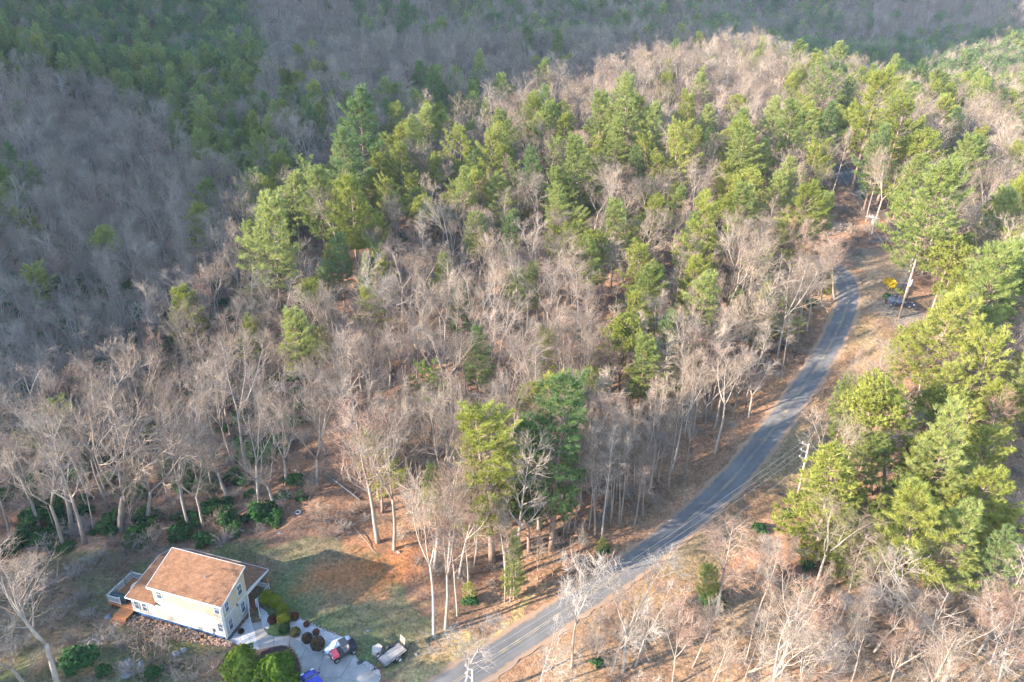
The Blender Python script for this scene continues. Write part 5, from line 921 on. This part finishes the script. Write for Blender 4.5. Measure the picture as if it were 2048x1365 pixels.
# covered motorcycle-like load under a silver cover
M_COV = noisy('silver_cover', [(0.3, (0.40, 0.44, 0.52)), (0.7, (0.58, 0.62, 0.70))], 1.8, 0.45, 0.5, 0.5)
p, az = heading(zq(1190, 665), zq(1015, 745)); cv = empty('covered_trailer', on(*zq(1110, 725)), az); tag(cv, 'silver-covered small trailer load behind the red utility vehicle', 'trailer'); seat_on(cv, [(-1, -.4), (-1, .4), (1, -.4), (1, .4)], 0.03)
def cover(m):
    st = [(-1.35, 0.28, 0.55), (-1.25, 0.48, 0.95), (-0.7, 0.52, 1.12), (0.0, 0.52, 1.12), (0.55, 0.54, 1.18), (0.72, 0.52, 1.05), (0.95, 0.46, 0.72), (1.35, 0.40, 0.58), (1.6, 0.22, 0.42)]; k = 11; R = random.Random(2)
    for x, w_, h_ in st:
        for i in range(k): a = math.pi * i / (k - 1); m.v.append((x + R.uniform(-.02, .02), -w_ * math.copysign(abs(math.cos(a)) ** 0.7, math.cos(a)) * (1 + R.uniform(-.05, .05)), 0.16 + (h_ - 0.16) * math.sin(a) ** 0.65 * (1 + R.uniform(-.04, .04))))
    for j in range(len(st) - 1):
        for i in range(k - 1): m.f.append((j*k+i, j*k+i+1, (j+1)*k+i+1, (j+1)*k+i)); m.m.append(0)
    m.f.append(tuple(range(k))[::-1]); m.m.append(0); m.f.append(tuple((len(st)-1)*k + i for i in range(k))); m.m.append(0)
part('cover', cover, M_COV, cv, True)
part('strap', lambda m: [m.tube([(x, -0.56 * math.cos(math.pi * i / 10), 0.16 + 1.0 * max(0, math.sin(math.pi * i / 10)) ** 0.65) for i in range(11)], 0.02, 4) for x in (-0.7, 0.3)], M_DARK, cv)
for s in (-0.5, 0.5): wheel(cv, -0.3, s, 0.24, 0.24, 0.16)
part('drawbar', lambda m: (m.bar((1.3, 0, 0.3), (1.95, 0, 0.28), 0.07), m.box(-1.2, 1.2, -0.4, 0.4, 0.24, 0.30)), M_DARK, cv)
# open utility trailer with a plank floor; ramp gate at the far end
M_PLK = noisy('grey_weathered_plank', [(0.3, (0.16, 0.145, 0.135)), (0.6, (0.28, 0.26, 0.245)), (0.8, (0.38, 0.36, 0.34))], 2.2, 0.9, 0.2, 0.3, 6, stretch=(0.6, 5, 1))
p, az = heading(zq(1530, 880), zq(1700, 740)); az = heading(zq(1515, 862), zq(1690, 720))[1]; tr = empty('utility_trailer', on(*zq(1605, 810)), az); tag(tr, 'black open trailer with grey plank floor and raised ramp gate', 'trailer'); seat_on(tr, [(-1.2, -.7), (-1.2, .7), (1.2, -.7), (1.2, .7)], 0.0)
for k in range(8): part('plank', lambda m: m.box(-1.5, 1.45, -0.72 + 0.181 * k, -0.72 + 0.181 * k + 0.172, 0.52, 0.56), M_PLK, tr)
part('frame', lambda m: (m.box(-1.55, 1.5, -0.78, -0.73, 0.42, 0.60), m.box(-1.55, 1.5, 0.73, 0.78, 0.42, 0.60), m.box(-1.56, -1.51, -0.73, 0.73, 0.42, 0.60), m.box(1.46, 1.51, -0.73, 0.73, 0.42, 0.6), [m.box(x, x + 0.05, -0.73, 0.73, 0.42, 0.51) for x in (-0.8, 0, 0.8)]), M_DARK, tr)
def siderail(m):
    for s in (-0.76, 0.76):
        m.bar((-1.53, s, 0.92), (1.48, s, 0.92), 0.045)
        for x in (-1.52, -0.75, 0.0, 0.75, 1.47): m.bar((x, s, 0.6), (x, s, 0.92), 0.045)
    m.bar((-1.53, -0.76, 0.92), (-1.53, 0.76, 0.92), 0.045)
part('side_rail', siderail, M_DARK, tr)
part('drawbar', lambda m: (m.bar((-1.5, -0.6, 0.45), (-2.5, 0, 0.45), 0.07), m.bar((-1.5, 0.6, 0.45), (-2.5, 0, 0.45), 0.07), m.bar((-2.45, 0, 0.45), (-2.75, 0, 0.47), 0.09), m.bar((-2.3, 0.06, 0.45), (-2.3, 0.06, 0.0), 0.05), m.tube([(-2.42, 0, 0.5), (-2.42, 0, 0.78)], 0.03, 6)), M_DARK, tr)
def gate(m):
    for y in (-0.7, -0.23, 0.23, 0.7): m.bar((1.55, y, 0.55), (1.72, y, 1.75), 0.05)
    for t in (0.0, 0.33, 0.66, 1.0): m.bar((1.55 + 0.17 * t, -0.7, 0.55 + 1.2 * t), (1.55 + 0.17 * t, 0.7, 0.55 + 1.2 * t), 0.05)
gt = part('ramp_gate', gate, M_DARK, tr); part('mesh_panel', lambda m: m.hexa([(1.60, -0.2, 0.85), (1.615, -0.2, 0.85), (1.615, 0.68, 0.85), (1.60, 0.68, 0.85), (1.725, -0.2, 1.7), (1.74, -0.2, 1.7), (1.74, 0.68, 1.7), (1.725, 0.68, 1.7)]), M_BEIGE, gt, label='pale board fixed to the ramp gate')
M_WRIM = mat('white_rim', (0.7, 0.7, 0.7), 0.4)
for s in (-0.98, 0.98): wheel(tr, 0.25, s, 0.34, 0.34, 0.2, rimcol=M_WRIM)
for s in (-1, 1): part('mudguard', lambda m: m.tube([(0.25 + 0.44 * math.cos(a * 0.3142), s * 0.93, 0.36 + 0.42 * math.sin(a * 0.3142)) for a in range(11)], 0.035, 5) or [m.hexa([(0.25 + 0.43 * math.cos(b), s * 0.98 - 0.13, 0.36 + 0.43 * math.sin(b)), (0.25 + 0.43 * math.cos(b + 0.45), s * 0.98 - 0.13, 0.36 + 0.43 * math.sin(b + 0.45)), (0.25 + 0.43 * math.cos(b + 0.45), s * 0.98 + 0.13, 0.36 + 0.43 * math.sin(b + 0.45)), (0.25 + 0.43 * math.cos(b), s * 0.98 + 0.13, 0.36 + 0.43 * math.sin(b)), (0.25 + 0.46 * math.cos(b), s * 0.98 - 0.13, 0.36 + 0.46 * math.sin(b)), (0.25 + 0.46 * math.cos(b + 0.45), s * 0.98 - 0.13, 0.36 + 0.46 * math.sin(b + 0.45)), (0.25 + 0.46 * math.cos(b + 0.45), s * 0.98 + 0.13, 0.36 + 0.46 * math.sin(b + 0.45)), (0.25 + 0.46 * math.cos(b), s * 0.98 + 0.13, 0.36 + 0.46 * math.sin(b))]) for b in [0.2 + 0.45 * q for q in range(6)]], M_DARK, tr)
spw = wheel(tr, -1.25, 0.95, 0.62, 0.3, 0.19, rimcol=M_WRIM); spw.name = 'spare_wheel'
# cars
def car(name, loc, az, paint, label, Lc=4.4, W=1.75, Hc=1.5, suv=False):
    o = empty(name, loc, az); tag(o, label, 'car'); a = Lc / 2; b = W / 2; zb = 0.30; zs = 0.92 if suv else 0.82; hz_ = Hc
    # body as cross sections along the car
    secs = [(-a, 0.80, 0.42, zs * 0.82), (-a + 0.12, 0.94, zb, zs * 0.98), (-a + 0.7, 1.0, zb, zs + 0.06), (-0.3, 1.0, zb, zs + 0.04), (0.9, 1.0, zb, zs + 0.02), (a - 0.9, 0.99, zb, zs - 0.04), (a - 0.25, 0.93, zb, zs - 0.14), (a, 0.78, 0.40, zs - 0.30)]
    m = MB()
    for x, w_, z0, z1 in secs:
        y = b * w_; m.v += [(x, -y * 0.92, z0), (x, -y, z0 + 0.18), (x, -y, z1 - 0.14), (x, -y * 0.90, z1), (x, 0, z1 + 0.03), (x, y * 0.90, z1), (x, y, z1 - 0.14), (x, y, z0 + 0.18), (x, y * 0.92, z0)]
    k = 9
    for i in range(len(secs) - 1):
        for j in range(k): m.f.append((i*k+j, (i+1)*k+j, (i+1)*k+(j+1)%k, i*k+(j+1)%k)); m.m.append(0)
    m.f.append(tuple(range(k))); m.m.append(0); m.f.append(tuple((len(secs)-1)*k + i for i in range(k))[::-1]); m.m.append(0)
    bo = m.build('body', paint, o, True); bo.modifiers.new('sub', 'SUBSURF').levels = 1; bo.modifiers['sub'].render_levels = 1
    rear = -a + (0.25 if suv else 0.55); rt = rear + (0.3 if suv else 0.55); ft, fr = 0.35, 1.15
    zr = zs + 0.03; cab = [(rear, b * 0.90, zr), (rt, b * 0.74, hz_ - 0.05), ((rt + ft) / 2, b * 0.76, hz_), (ft, b * 0.74, hz_ - 0.03), (fr, b * 0.88, zr - 0.03)]
    part('roof', lambda q: [q.hexa([(p0[0], -p0[1], p0[2] - 0.05), (p1[0], -p1[1], p1[2] - 0.05), (p1[0], p1[1], p1[2] - 0.05), (p0[0], p0[1], p0[2] - 0.05), (p0[0], -p0[1], p0[2]), (p1[0], -p1[1], p1[2]), (p1[0], p1[1], p1[2]), (p0[0], p0[1], p0[2])]) for p0, p1 in zip(cab[1:3], cab[2:4])], paint, o, bevel=0.02)
    g = lambda p0, p1: [(p0[0], -p0[1] * 0.97, p0[2] - 0.04), (p1[0], -p1[1] * 0.97, p1[2] - 0.06), (p1[0], p1[1] * 0.97, p1[2] - 0.06), (p0[0], p0[1] * 0.97, p0[2] - 0.04), (p0[0], -p0[1] * 0.97, p0[2]), (p1[0], -p1[1] * 0.97, p1[2] - 0.02), (p1[0], p1[1] * 0.97, p1[2] - 0.02), (p0[0], p0[1] * 0.97, p0[2])]
    part('windscreen', lambda q: q.hexa(g(cab[3], cab[4])), M_GLASS, o); part('rear_window', lambda q: q.hexa(g(cab[0], cab[1])), M_GLASS, o)
    for s in (-1, 1):
        part('side_window', lambda q: q.hexa([(rear + 0.1, s * b * 0.86, zr - 0.02), (fr - 0.1, s * b * 0.86, zr - 0.02), (fr - 0.1, s * b * 0.9, zr - 0.02), (rear + 0.1, s * b * 0.9, zr - 0.02), (rt, s * b * 0.70, hz_ - 0.08), (ft, s * b * 0.70, hz_ - 0.08), (ft, s * b * 0.74, hz_ - 0.08), (rt, s * b * 0.74, hz_ - 0.08)]), M_GLASS, o)
        for x0, x1 in ((rear, rt), (fr, ft), (-0.25, -0.25)): part('pillar', lambda q: q.bar((x0, s * b * 0.905, zr), (x1, s * b * 0.745, hz_ - 0.05), 0.07), paint, o)
        part('mirror', lambda q: (q.box(fr - 0.30, fr - 0.15, s * b * 0.98 - 0.02, s * b * 0.98 + 0.02, zr + 0.02, zr + 0.06), q.box(fr - 0.32, fr - 0.18, min(s * b * 1.0, s * b * 1.18), max(s * b * 1.0, s * b * 1.18), zr + 0.02, zr + 0.16)), paint, o, bevel=0.02)
        part('headlight', lambda q: q.box(a - 0.22, a - 0.04, s * b * 0.62 - 0.17, s * b * 0.62 + 0.17, zs - 0.30, zs - 0.17), M_LENS, o, bevel=0.03); part('tail_lamp', lambda q: q.box(-a + 0.01, -a + 0.12, s * b * 0.72 - 0.13, s * b * 0.72 + 0.13, zs - 0.22, zs - 0.04), mat_tail, o, bevel=0.02)
        for x in (-a + 0.85, a - 0.88): wheel(o, x, s * (b - 0.10), 0.33, 0.33, 0.22)
    part('bumper', lambda q: (q.box(a - 0.10, a + 0.05, -b * 0.7, b * 0.7, 0.34, 0.50), q.box(-a - 0.05, -a + 0.1, -b * 0.75, b * 0.75, 0.36, 0.54)), M_DARK, o, bevel=0.03)
    return o
mat_tail = mat('tail_lens', (0.35, 0.02, 0.02), 0.2, 0.6); M_BLU = mat('bright_blue_paint', (0.008, 0.022, 0.27), 0.22, 0.6); M_NAVY = mat('dark_navy_paint', (0.022, 0.026, 0.05), 0.2, 0.6)
p, az = heading(zq(850, 990), zq(905, 1090)); c1 = car('blue_car', on(*zq(885, 1118)), az + math.pi, M_BLU, 'bright blue car cut by the bottom edge on the drive', 4.2, 1.75, 1.45); seat_on(c1, [(-1.3, -.7), (-1.3, .7), (1.3, -.7), (1.3, .7)], 0.06)
p, az = heading((1776, 604), (1815, 612)); c2 = car('parked_car', on(1797, 611), az, M_NAVY, 'dark blue car parked on the gravel by the tall pole', 4.7, 1.85, 1.62, True); seat_on(c2, [(-1.3, -.7), (-1.3, .7), (1.3, -.7), (1.3, .7)], 0.02)

# ------------------------------------------------------------------ utility poles and wires
M_POLE = noisy('weathered_pole', [(0.3, (0.22, 0.165, 0.125)), (0.7, (0.33, 0.265, 0.21))], 1.5, 0.9, 0.2, 0, 5, stretch=(3, 3, 0.4)); M_INS = mat('porcelain', (0.34, 0.33, 0.32), 0.4); M_WIRE = mat('bare_wire', (0.30, 0.30, 0.31), 0.5, 0.5, 0.3)
POLES = []
def pole(bx, by, h, adir, lb, transformer=False, lean=(0, 0), arms=3):
    p = on(bx, by); o = empty('utility_pole', p); tag(o, lb, 'utility pole', 'utility poles along the road'); R = random.Random(1); att = []
    top = Vector((lean[0], lean[1], h)); part('pole', lambda m: m.tube([(0, 0, -0.5), tuple(top)], [0.17, 0.11], 10), M_POLE, o, True)
    a = Vector((math.cos(adir), math.sin(adir), 0))
    for k in range(arms):
        z = h - 0.25 - 1.05 * k; c = top * (z / h); e = c + a * 0.75 + UP * 0.12; br = part('bracket', lambda m: (m.bar(c, e, 0.07), m.bar(c - UP * 0.25, c + a * 0.45 + UP * 0.02, 0.04)), M_METAL, o)
        part('insulator', lambda m: m.tube([e, e + UP * 0.09, e + UP * 0.1, e + UP * 0.2, e + UP * 0.21, e + UP * 0.3], [0.05, 0.05, 0.09, 0.09, 0.05, 0.05], 8), M_INS, br); att.append(p + e + UP * 0.3)
    c = top * ((h - 3.6) / h); e = c + a * 0.4; part('bracket', lambda m: m.bar(c, e, 0.06), M_METAL, o); att.append(p + e)
    if transformer:
        c = top * ((h - 4.2) / h) - a * 0.05 + Vector((0, -0.36, 0)); t_ = part('transformer', lambda m: m.tube([c - UP * 0.5, c - UP * 0.48, c + UP * 0.42, c + UP * 0.5], [0.2, 0.25, 0.25, 0.16], 14), mat('pale_grey_paint', (0.52, 0.53, 0.53), 0.5), o, True)
        part('bushing', lambda m: [m.tube([c + Vector((s, 0, 0.48)), c + Vector((s * 1.5, 0, 0.75))], 0.045, 6) for s in (-0.13, 0.13)], M_INS, t_); part('cutout', lambda m: (m.bar(top * ((h - 3.7) / h), top * ((h - 3.7) / h) - a * 0.5, 0.06), m.tube([top * ((h - 3.7) / h) - a * 0.5, top * ((h - 3.7) / h) - a * 0.5 - UP * 0.4], 0.05, 6)), M_INS, o)
    POLES.append(att)
def pole_h(bx, by, tx, ty):
    P = on(bx, by)
    for h in np.arange(4, 18, 0.1):
        q = project(np.array([P.x, P.y, P.z + h]))
        if q[1] <= ty: return h, ((tx - q[0]) / FPX * q[2] * CR[0])
    return 11, 0
h, lx = pole_h(945, 1475, 945, 1340); pole(945, 1475, h, math.radians(150), 'pole top rising at the bottom edge over the road', lean=(lx, 0))
h, lx = pole_h(1590, 1018, 1618, 889); pole(1590, 1018, h, math.radians(160), 'pole beside the road half hidden by a pine', lean=(lx, 0))
h, lx = pole_h(1797, 638, 1832, 519); pole(1797, 638, h, math.radians(200), 'tall pole with a transformer beside the parked dark car', True, lean=(lx, 0))
h, lx = pole_h(1632, 300, 1650, 236); pole(1632, 300, h, math.radians(200), 'distant pole beside the upper stretch of road', lean=(lx, 0))
def wire(a, b, sag, lb):
    a, b = Vector(a), Vector(b); n = 26; pts = [a.lerp(b, i / n) - UP * sag * 4 * (i / n) * (1 - i / n) for i in range(n + 1)]; o = MB(); o.tube([q - a for q in pts], 0.011, 4); w_ = o.build('power_line', M_WIRE); w_.location = a; tag(w_, lb, 'power line', 'wires between the poles')
spans = ['between the bottom-edge pole and the half-hidden pole', 'between the half-hidden pole and the transformer pole', 'between the transformer pole and the distant pole']
for s in range(3):
    for k in range(4): wire(POLES[s][k], POLES[s + 1][k], 0.9 if k < 3 else 1.3, '%s wire %s' % (['topmost', 'second highest', 'third highest', 'lowest'][k], spans[s]))
# ------------------------------------------------------------------ trees: the nearest 300 of each kind one by one, the rest as masses
ORD = ['nearest', 'second nearest', 'third nearest', 'fourth nearest', 'fifth nearest', 'sixth nearest', 'seventh nearest', 'eighth nearest', 'ninth nearest', 'tenth nearest']
def ordw(n):
    if n < 10: return ORD[n]
    n += 1; s = 'th' if 10 <= n % 100 <= 20 else {1: 'st', 2: 'nd', 3: 'rd'}.get(n % 10, 'th'); return '%d%s nearest' % (n, s)
LAND = [('the wooden side deck', 215, 1190), ('the shed-roofed house ridge', 400, 1120), ('the wooden-floored trailer', 790, 1305), ('the bare clay patch', 740, 1140), ('the big forked oak', 240, 900), ('the fallen log', 440, 895), ('the loose tyre', 597, 1030), ('the lower left corner', 0, 1365), ('the left edge at mid-height', 0, 680),
        ('the top left corner', 0, 0), ('the tall dark pine pair', 1050, 950), ('the pole top by the lower road edge', 945, 1340), ('the crossing of road and yard verge', 1000, 1280), ('the road bend', 1690, 600), ('the pole half hidden by a pine', 1617, 890), ('the tall pole by the dark car', 1815, 580), ('the yellow flowering bush', 1780, 575), ('the road beyond the bend', 1690, 345),
        ('the lower right corner', 2048, 1365), ('the right edge at mid-height', 2048, 680), ('the top right corner', 2048, 0), ('the round-topped pine right of the road', 1757, 780), ('the middle of the photo', 1024, 682), ('the big pine at the ravine edge', 545, 480), ('the white snag in the pines', 1485, 480), ('the middle of the road', 1500, 910), ('the shaded ravine', 300, 500), ('the left shaded slope', 250, 330),
        ('the bottom edge right of the road', 1300, 1340), ('the twin pines left of centre', 670, 400), ('the white flowering tree', 1718, 440), ('the middle of the top edge', 1024, 0), ('the red-budded tree below the road', 1450, 1110), ('the lone pine above the yard', 860, 780), ('the pine left of the fallen log', 600, 690), ('the steep bank above the road', 1450, 780), ('the top edge left of centre', 600, 60), ('the lit ridge crest', 1450, 160)]
DESC = {'tall': 'tall pale bare tree', 'wide': 'broad-crowned bare tree', 'slim': 'slim straight bare tree', 'red': 'red-budded bare tree', 'youn': 'thin young bare tree', 'pale': 'whitish crooked bare tree', 'snag': 'dead white snag', 'far': 'grey distant bare tree',
        'whit': 'feathery green pine', 'yell': 'yellow-green pine', 'cone': 'cone-shaped low-branched pine', 'roun': 'round-topped bright pine', 'dark': 'tall dark green pine', 'sapl': 'small young pine'}
def desc(k): return DESC.get(k[:4], DESC.get(k[:3], 'tree'))
singles = []
for sp, nmax in (('bare', 300), ('pine', 300)):
    l = sorted([t for t in trees if t['sp'] == sp], key=lambda t: -t['show'])
    vis = [t for t in l if -40 < t['px'] < 2090 and t['py'] < 1400]
    pick = vis[:nmax]
    for t in pick: t['single'] = True
    singles += pick
cnt = {}
for t in singles: t['land'] = min(range(len(LAND)), key=lambda i: math.hypot(LAND[i][1] - t['px'], LAND[i][2] - t['py']))
for t in sorted(singles, key=lambda t: math.hypot(LAND[t['land']][1] - t['px'], LAND[t['land']][2] - t['py'])):
    k = (desc(t['key']), t['land']); n = cnt.get(k, 0); cnt[k] = n + 1; t['label'] = '%s, %s to %s' % (desc(t['key']), ordw(n), LAND[t['land']][0])
def orient(t, h0):
    s = t['h'] / h0; return Euler((0, t['lean'], 0)).to_matrix() @ Euler((0, 0, t['rz'])).to_matrix(), (s * t['ws'], s * t['ws'], s)
for t in singles:
    D = (BARE if t['sp'] == 'bare' else PINE)[t['key']]; r = empty('bare_tree' if t['sp'] == 'bare' else 'pine_tree', (t['x'], t['y'], t['z']))
    m, s = orient(t, D['h']); r.rotation_euler = m.to_euler(); r.scale = s
    link('trunk', D['trunk'], r); link('crown', D['crown'], r)
    tag(r, t.get('name') or t['label'], 'tree' if t['sp'] == 'bare' else 'pine', 'bare winter trees of the wood' if t['sp'] == 'bare' else 'pines of the wood')
def scatter(name, items, protos, label):
    """one mass of instanced copies; items: (proto index, location, euler, scale)"""
    col = bpy.data.collections.new(name + '_sources')
    for i, m in enumerate(protos): o = bpy.data.objects.new('%03d' % i, m); col.objects.link(o)
    me = bpy.data.meshes.new(name); me.vertices.add(len(items)); me.vertices.foreach_set('co', np.array([q[1] for q in items], np.float32).ravel())
    a = me.attributes.new('which', 'INT', 'POINT'); a.data.foreach_set('value', np.array([q[0] for q in items], np.int32))
    a = me.attributes.new('turn', 'FLOAT_VECTOR', 'POINT'); a.data.foreach_set('vector', np.array([tuple(q[2]) for q in items], np.float32).ravel())
    a = me.attributes.new('size', 'FLOAT_VECTOR', 'POINT'); a.data.foreach_set('vector', np.array([tuple(q[3]) for q in items], np.float32).ravel())
    ob = link(name, me); tag(ob, label, kind='stuff')
    g = bpy.data.node_groups.new(name, 'GeometryNodeTree'); g.interface.new_socket('Geometry', in_out='INPUT', socket_type='NodeSocketGeometry'); g.interface.new_socket('Geometry', in_out='OUTPUT', socket_type='NodeSocketGeometry')
    n = g.nodes; gi = n.new('NodeGroupInput'); go = n.new('NodeGroupOutput'); ip_ = n.new('GeometryNodeInstanceOnPoints'); ci = n.new('GeometryNodeCollectionInfo')
    ci.inputs['Collection'].default_value = col; ci.inputs['Separate Children'].default_value = True; ci.inputs['Reset Children'].default_value = True
    def na(t, nm): q = n.new('GeometryNodeInputNamedAttribute'); q.data_type = t; q.inputs['Name'].default_value = nm; return q.outputs['Attribute']
    ip_.inputs['Pick Instance'].default_value = True
    e2r = n.new('FunctionNodeEulerToRotation'); lk = g.links.new
    lk(gi.outputs[0], ip_.inputs['Points']); lk(ci.outputs[0], ip_.inputs['Instance']); lk(na('INT', 'which'), ip_.inputs['Instance Index']); lk(na('FLOAT_VECTOR', 'turn'), e2r.inputs[0]); lk(e2r.outputs[0], ip_.inputs['Rotation']); lk(na('FLOAT_VECTOR', 'size'), ip_.inputs['Scale']); lk(ip_.outputs[0], go.inputs[0])
    md = ob.modifiers.new('scatter', 'NODES'); md.node_group = g; return ob
for sp, D, nm, lb in (('bare', BARE, 'bare_wood', 'leafless deciduous wood covering the far slopes and the ravine'), ('pine', PINE, 'pine_wood', 'evergreen pines massed on the far slopes')):
    keys = sorted(D); items = []
    for t in trees:
        if t['sp'] != sp or t.get('single'): continue
        m, s = orient(t, D[t['key']]['h']); items.append((keys.index(t['key']), (t['x'], t['y'], t['z']), m.to_euler(), s))
    scatter(nm, items, [D[k]['joined'] for k in keys], lb)
# low growth under the trees
items = []; bk = sorted(BUSH); R5 = np.random.RandomState(5)
Q, z, Z = cand(2.9, 60, 190); P3 = np.stack([Q[:, 0], Q[:, 1], z], 1); bx, by, _ = project(P3); d, s = path_dist(Q[:, 0], Q[:, 1])
ok = (bx > -60) & (bx < 2110) & (by < 1420) & (d > 4.2) & ~((s > 0) & (d < 7.5)) & ~inpoly(bx, by, WOODX) & ~inpoly(bx, by, PARK)
for i in np.nonzero(ok)[0]:
    green = bx[i] < 620 and by[i] > 560; u = R5.rand()
    if by[i] > 1080 and bx[i] > 1000: keep, green = (0.9 if bx[i] > 1560 else 0.5), False
    elif green: keep = 0.95
    else: keep = 0.62
    if u > keep: continue
    k = 'rhodo%d' % R5.randint(2) if R5.rand() < (0.62 if green else 0.05) else 'brush%d' % R5.randint(3); sc = R5.uniform(0.7, 1.9) if green else R5.uniform(0.6, 1.4)
    items.append((bk.index(k), (Q[i, 0], Q[i, 1], z[i]), (0, 0, R5.uniform(0, 6.28)), (sc, sc, sc * R5.uniform(0.7, 1.2))))
scatter('undergrowth', items, [BUSH[k] for k in bk], 'brush and evergreen low growth under the trees')
# tufts of grass on the lawn, the yard and the verges
def grass_tuft(seed, n=16):
    R = random.Random(seed); mb = MB()
    for k in range(n):
        b = Vector((R.uniform(-.22, .22), R.uniform(-.22, .22), -0.02)); e = (UP + rvec(R) * 0.8).normalized(); s_ = e.orthogonal().normalized() * 0.018; l = R.uniform(0.08, 0.26); o = len(mb.v); mb.v += [tuple(b - s_), tuple(b + s_), tuple(b + e * l)]; mb.f.append((o, o+1, o+2)); mb.m.append(0)
    return mb
GRM = [foliage('dull_grass', (0.075,0.085,0.035), (0.12,0.125,0.055), (0.19,0.165,0.085), 0.3), foliage('dry_grass', (0.20,0.145,0.07), (0.28,0.21,0.11), (0.36,0.28,0.15), 0.3)]
gt_ = [grass_tuft(500 + k).mesh('tuft', GRM[k % 2]) for k in range(4)]; items = []
X, Y = R5.uniform(-66, 70, 60000), R5.uniform(42, 118, 60000); d0 = np.full(60000, 1e9)
for q in ROAD[::6]: d0 = np.minimum(d0, np.hypot(X - q[0], Y - q[1]))
rn = R5.rand(60000); dry = rn < 0.35; keepg = (inpoly(X, Y, lawnW) | inpoly(X, Y, yardW)) & (R5.rand(60000) < 0.5)
k2_ = inpoly(X, Y, drygW); keepg |= k2_; dry |= k2_; k3_ = (d0 < 9) & (Y > 55) & (R5.rand(60000) < 0.6); keepg |= k3_; dry |= k3_ & (rn < 0.75)
u_, v_ = X - HC0[0], Y - HC0[1]; hx_ = u_ * math.cos(HROT) + v_ * math.sin(HROT); hy_ = -u_ * math.sin(HROT) + v_ * math.cos(HROT)
keepg &= (d0 > 2.9) & ~((hx_ > -17) & (hx_ < 4) & (hy_ > -2) & (hy_ < 8.5)) & ~((hx_ > -1) & (hx_ < 22) & (hy_ > -9) & (hy_ < 5)); GZg = gzv(X, Y)
for i in np.nonzero(keepg)[0]: sc = R5.uniform(0.7, 1.5); items.append(((1 if dry[i] else 0) + 2 * R5.randint(2), (X[i], Y[i], GZg[i]), (0, 0, R5.uniform(0, 6.28)), (sc, sc, sc)))
scatter('grass', items, gt_, 'thin tufts of grass on the lawn and road verges')
# haze between the ridges
if HAZE:
    mh = bpy.data.materials.new('valley_haze'); mh.use_nodes = True; t = mh.node_tree; t.nodes.remove(t.nodes['Principled BSDF']); v = N(mh, 'ShaderNodeVolumePrincipled')
    v.inputs['Color'].default_value = (0.70, 0.83, 1.0, 1); v.inputs['Density'].default_value = HAZE; v.inputs['Anisotropy'].default_value = 0.0; L(mh, v.outputs[0], t.nodes['Material Output'].inputs['Volume'])
    zlo = float(GZ.min()) - 1; mb = MB(); mb.box(gx[0] - 5, gx[-1] + 5, gy[0] - 5, gy[-1] + 5, zlo, max(float(GZ.max()), CAM_H) + 40); hb = mb.build('haze', mh); tag(hb, 'thin blue haze lying over the hills', kind='stuff')
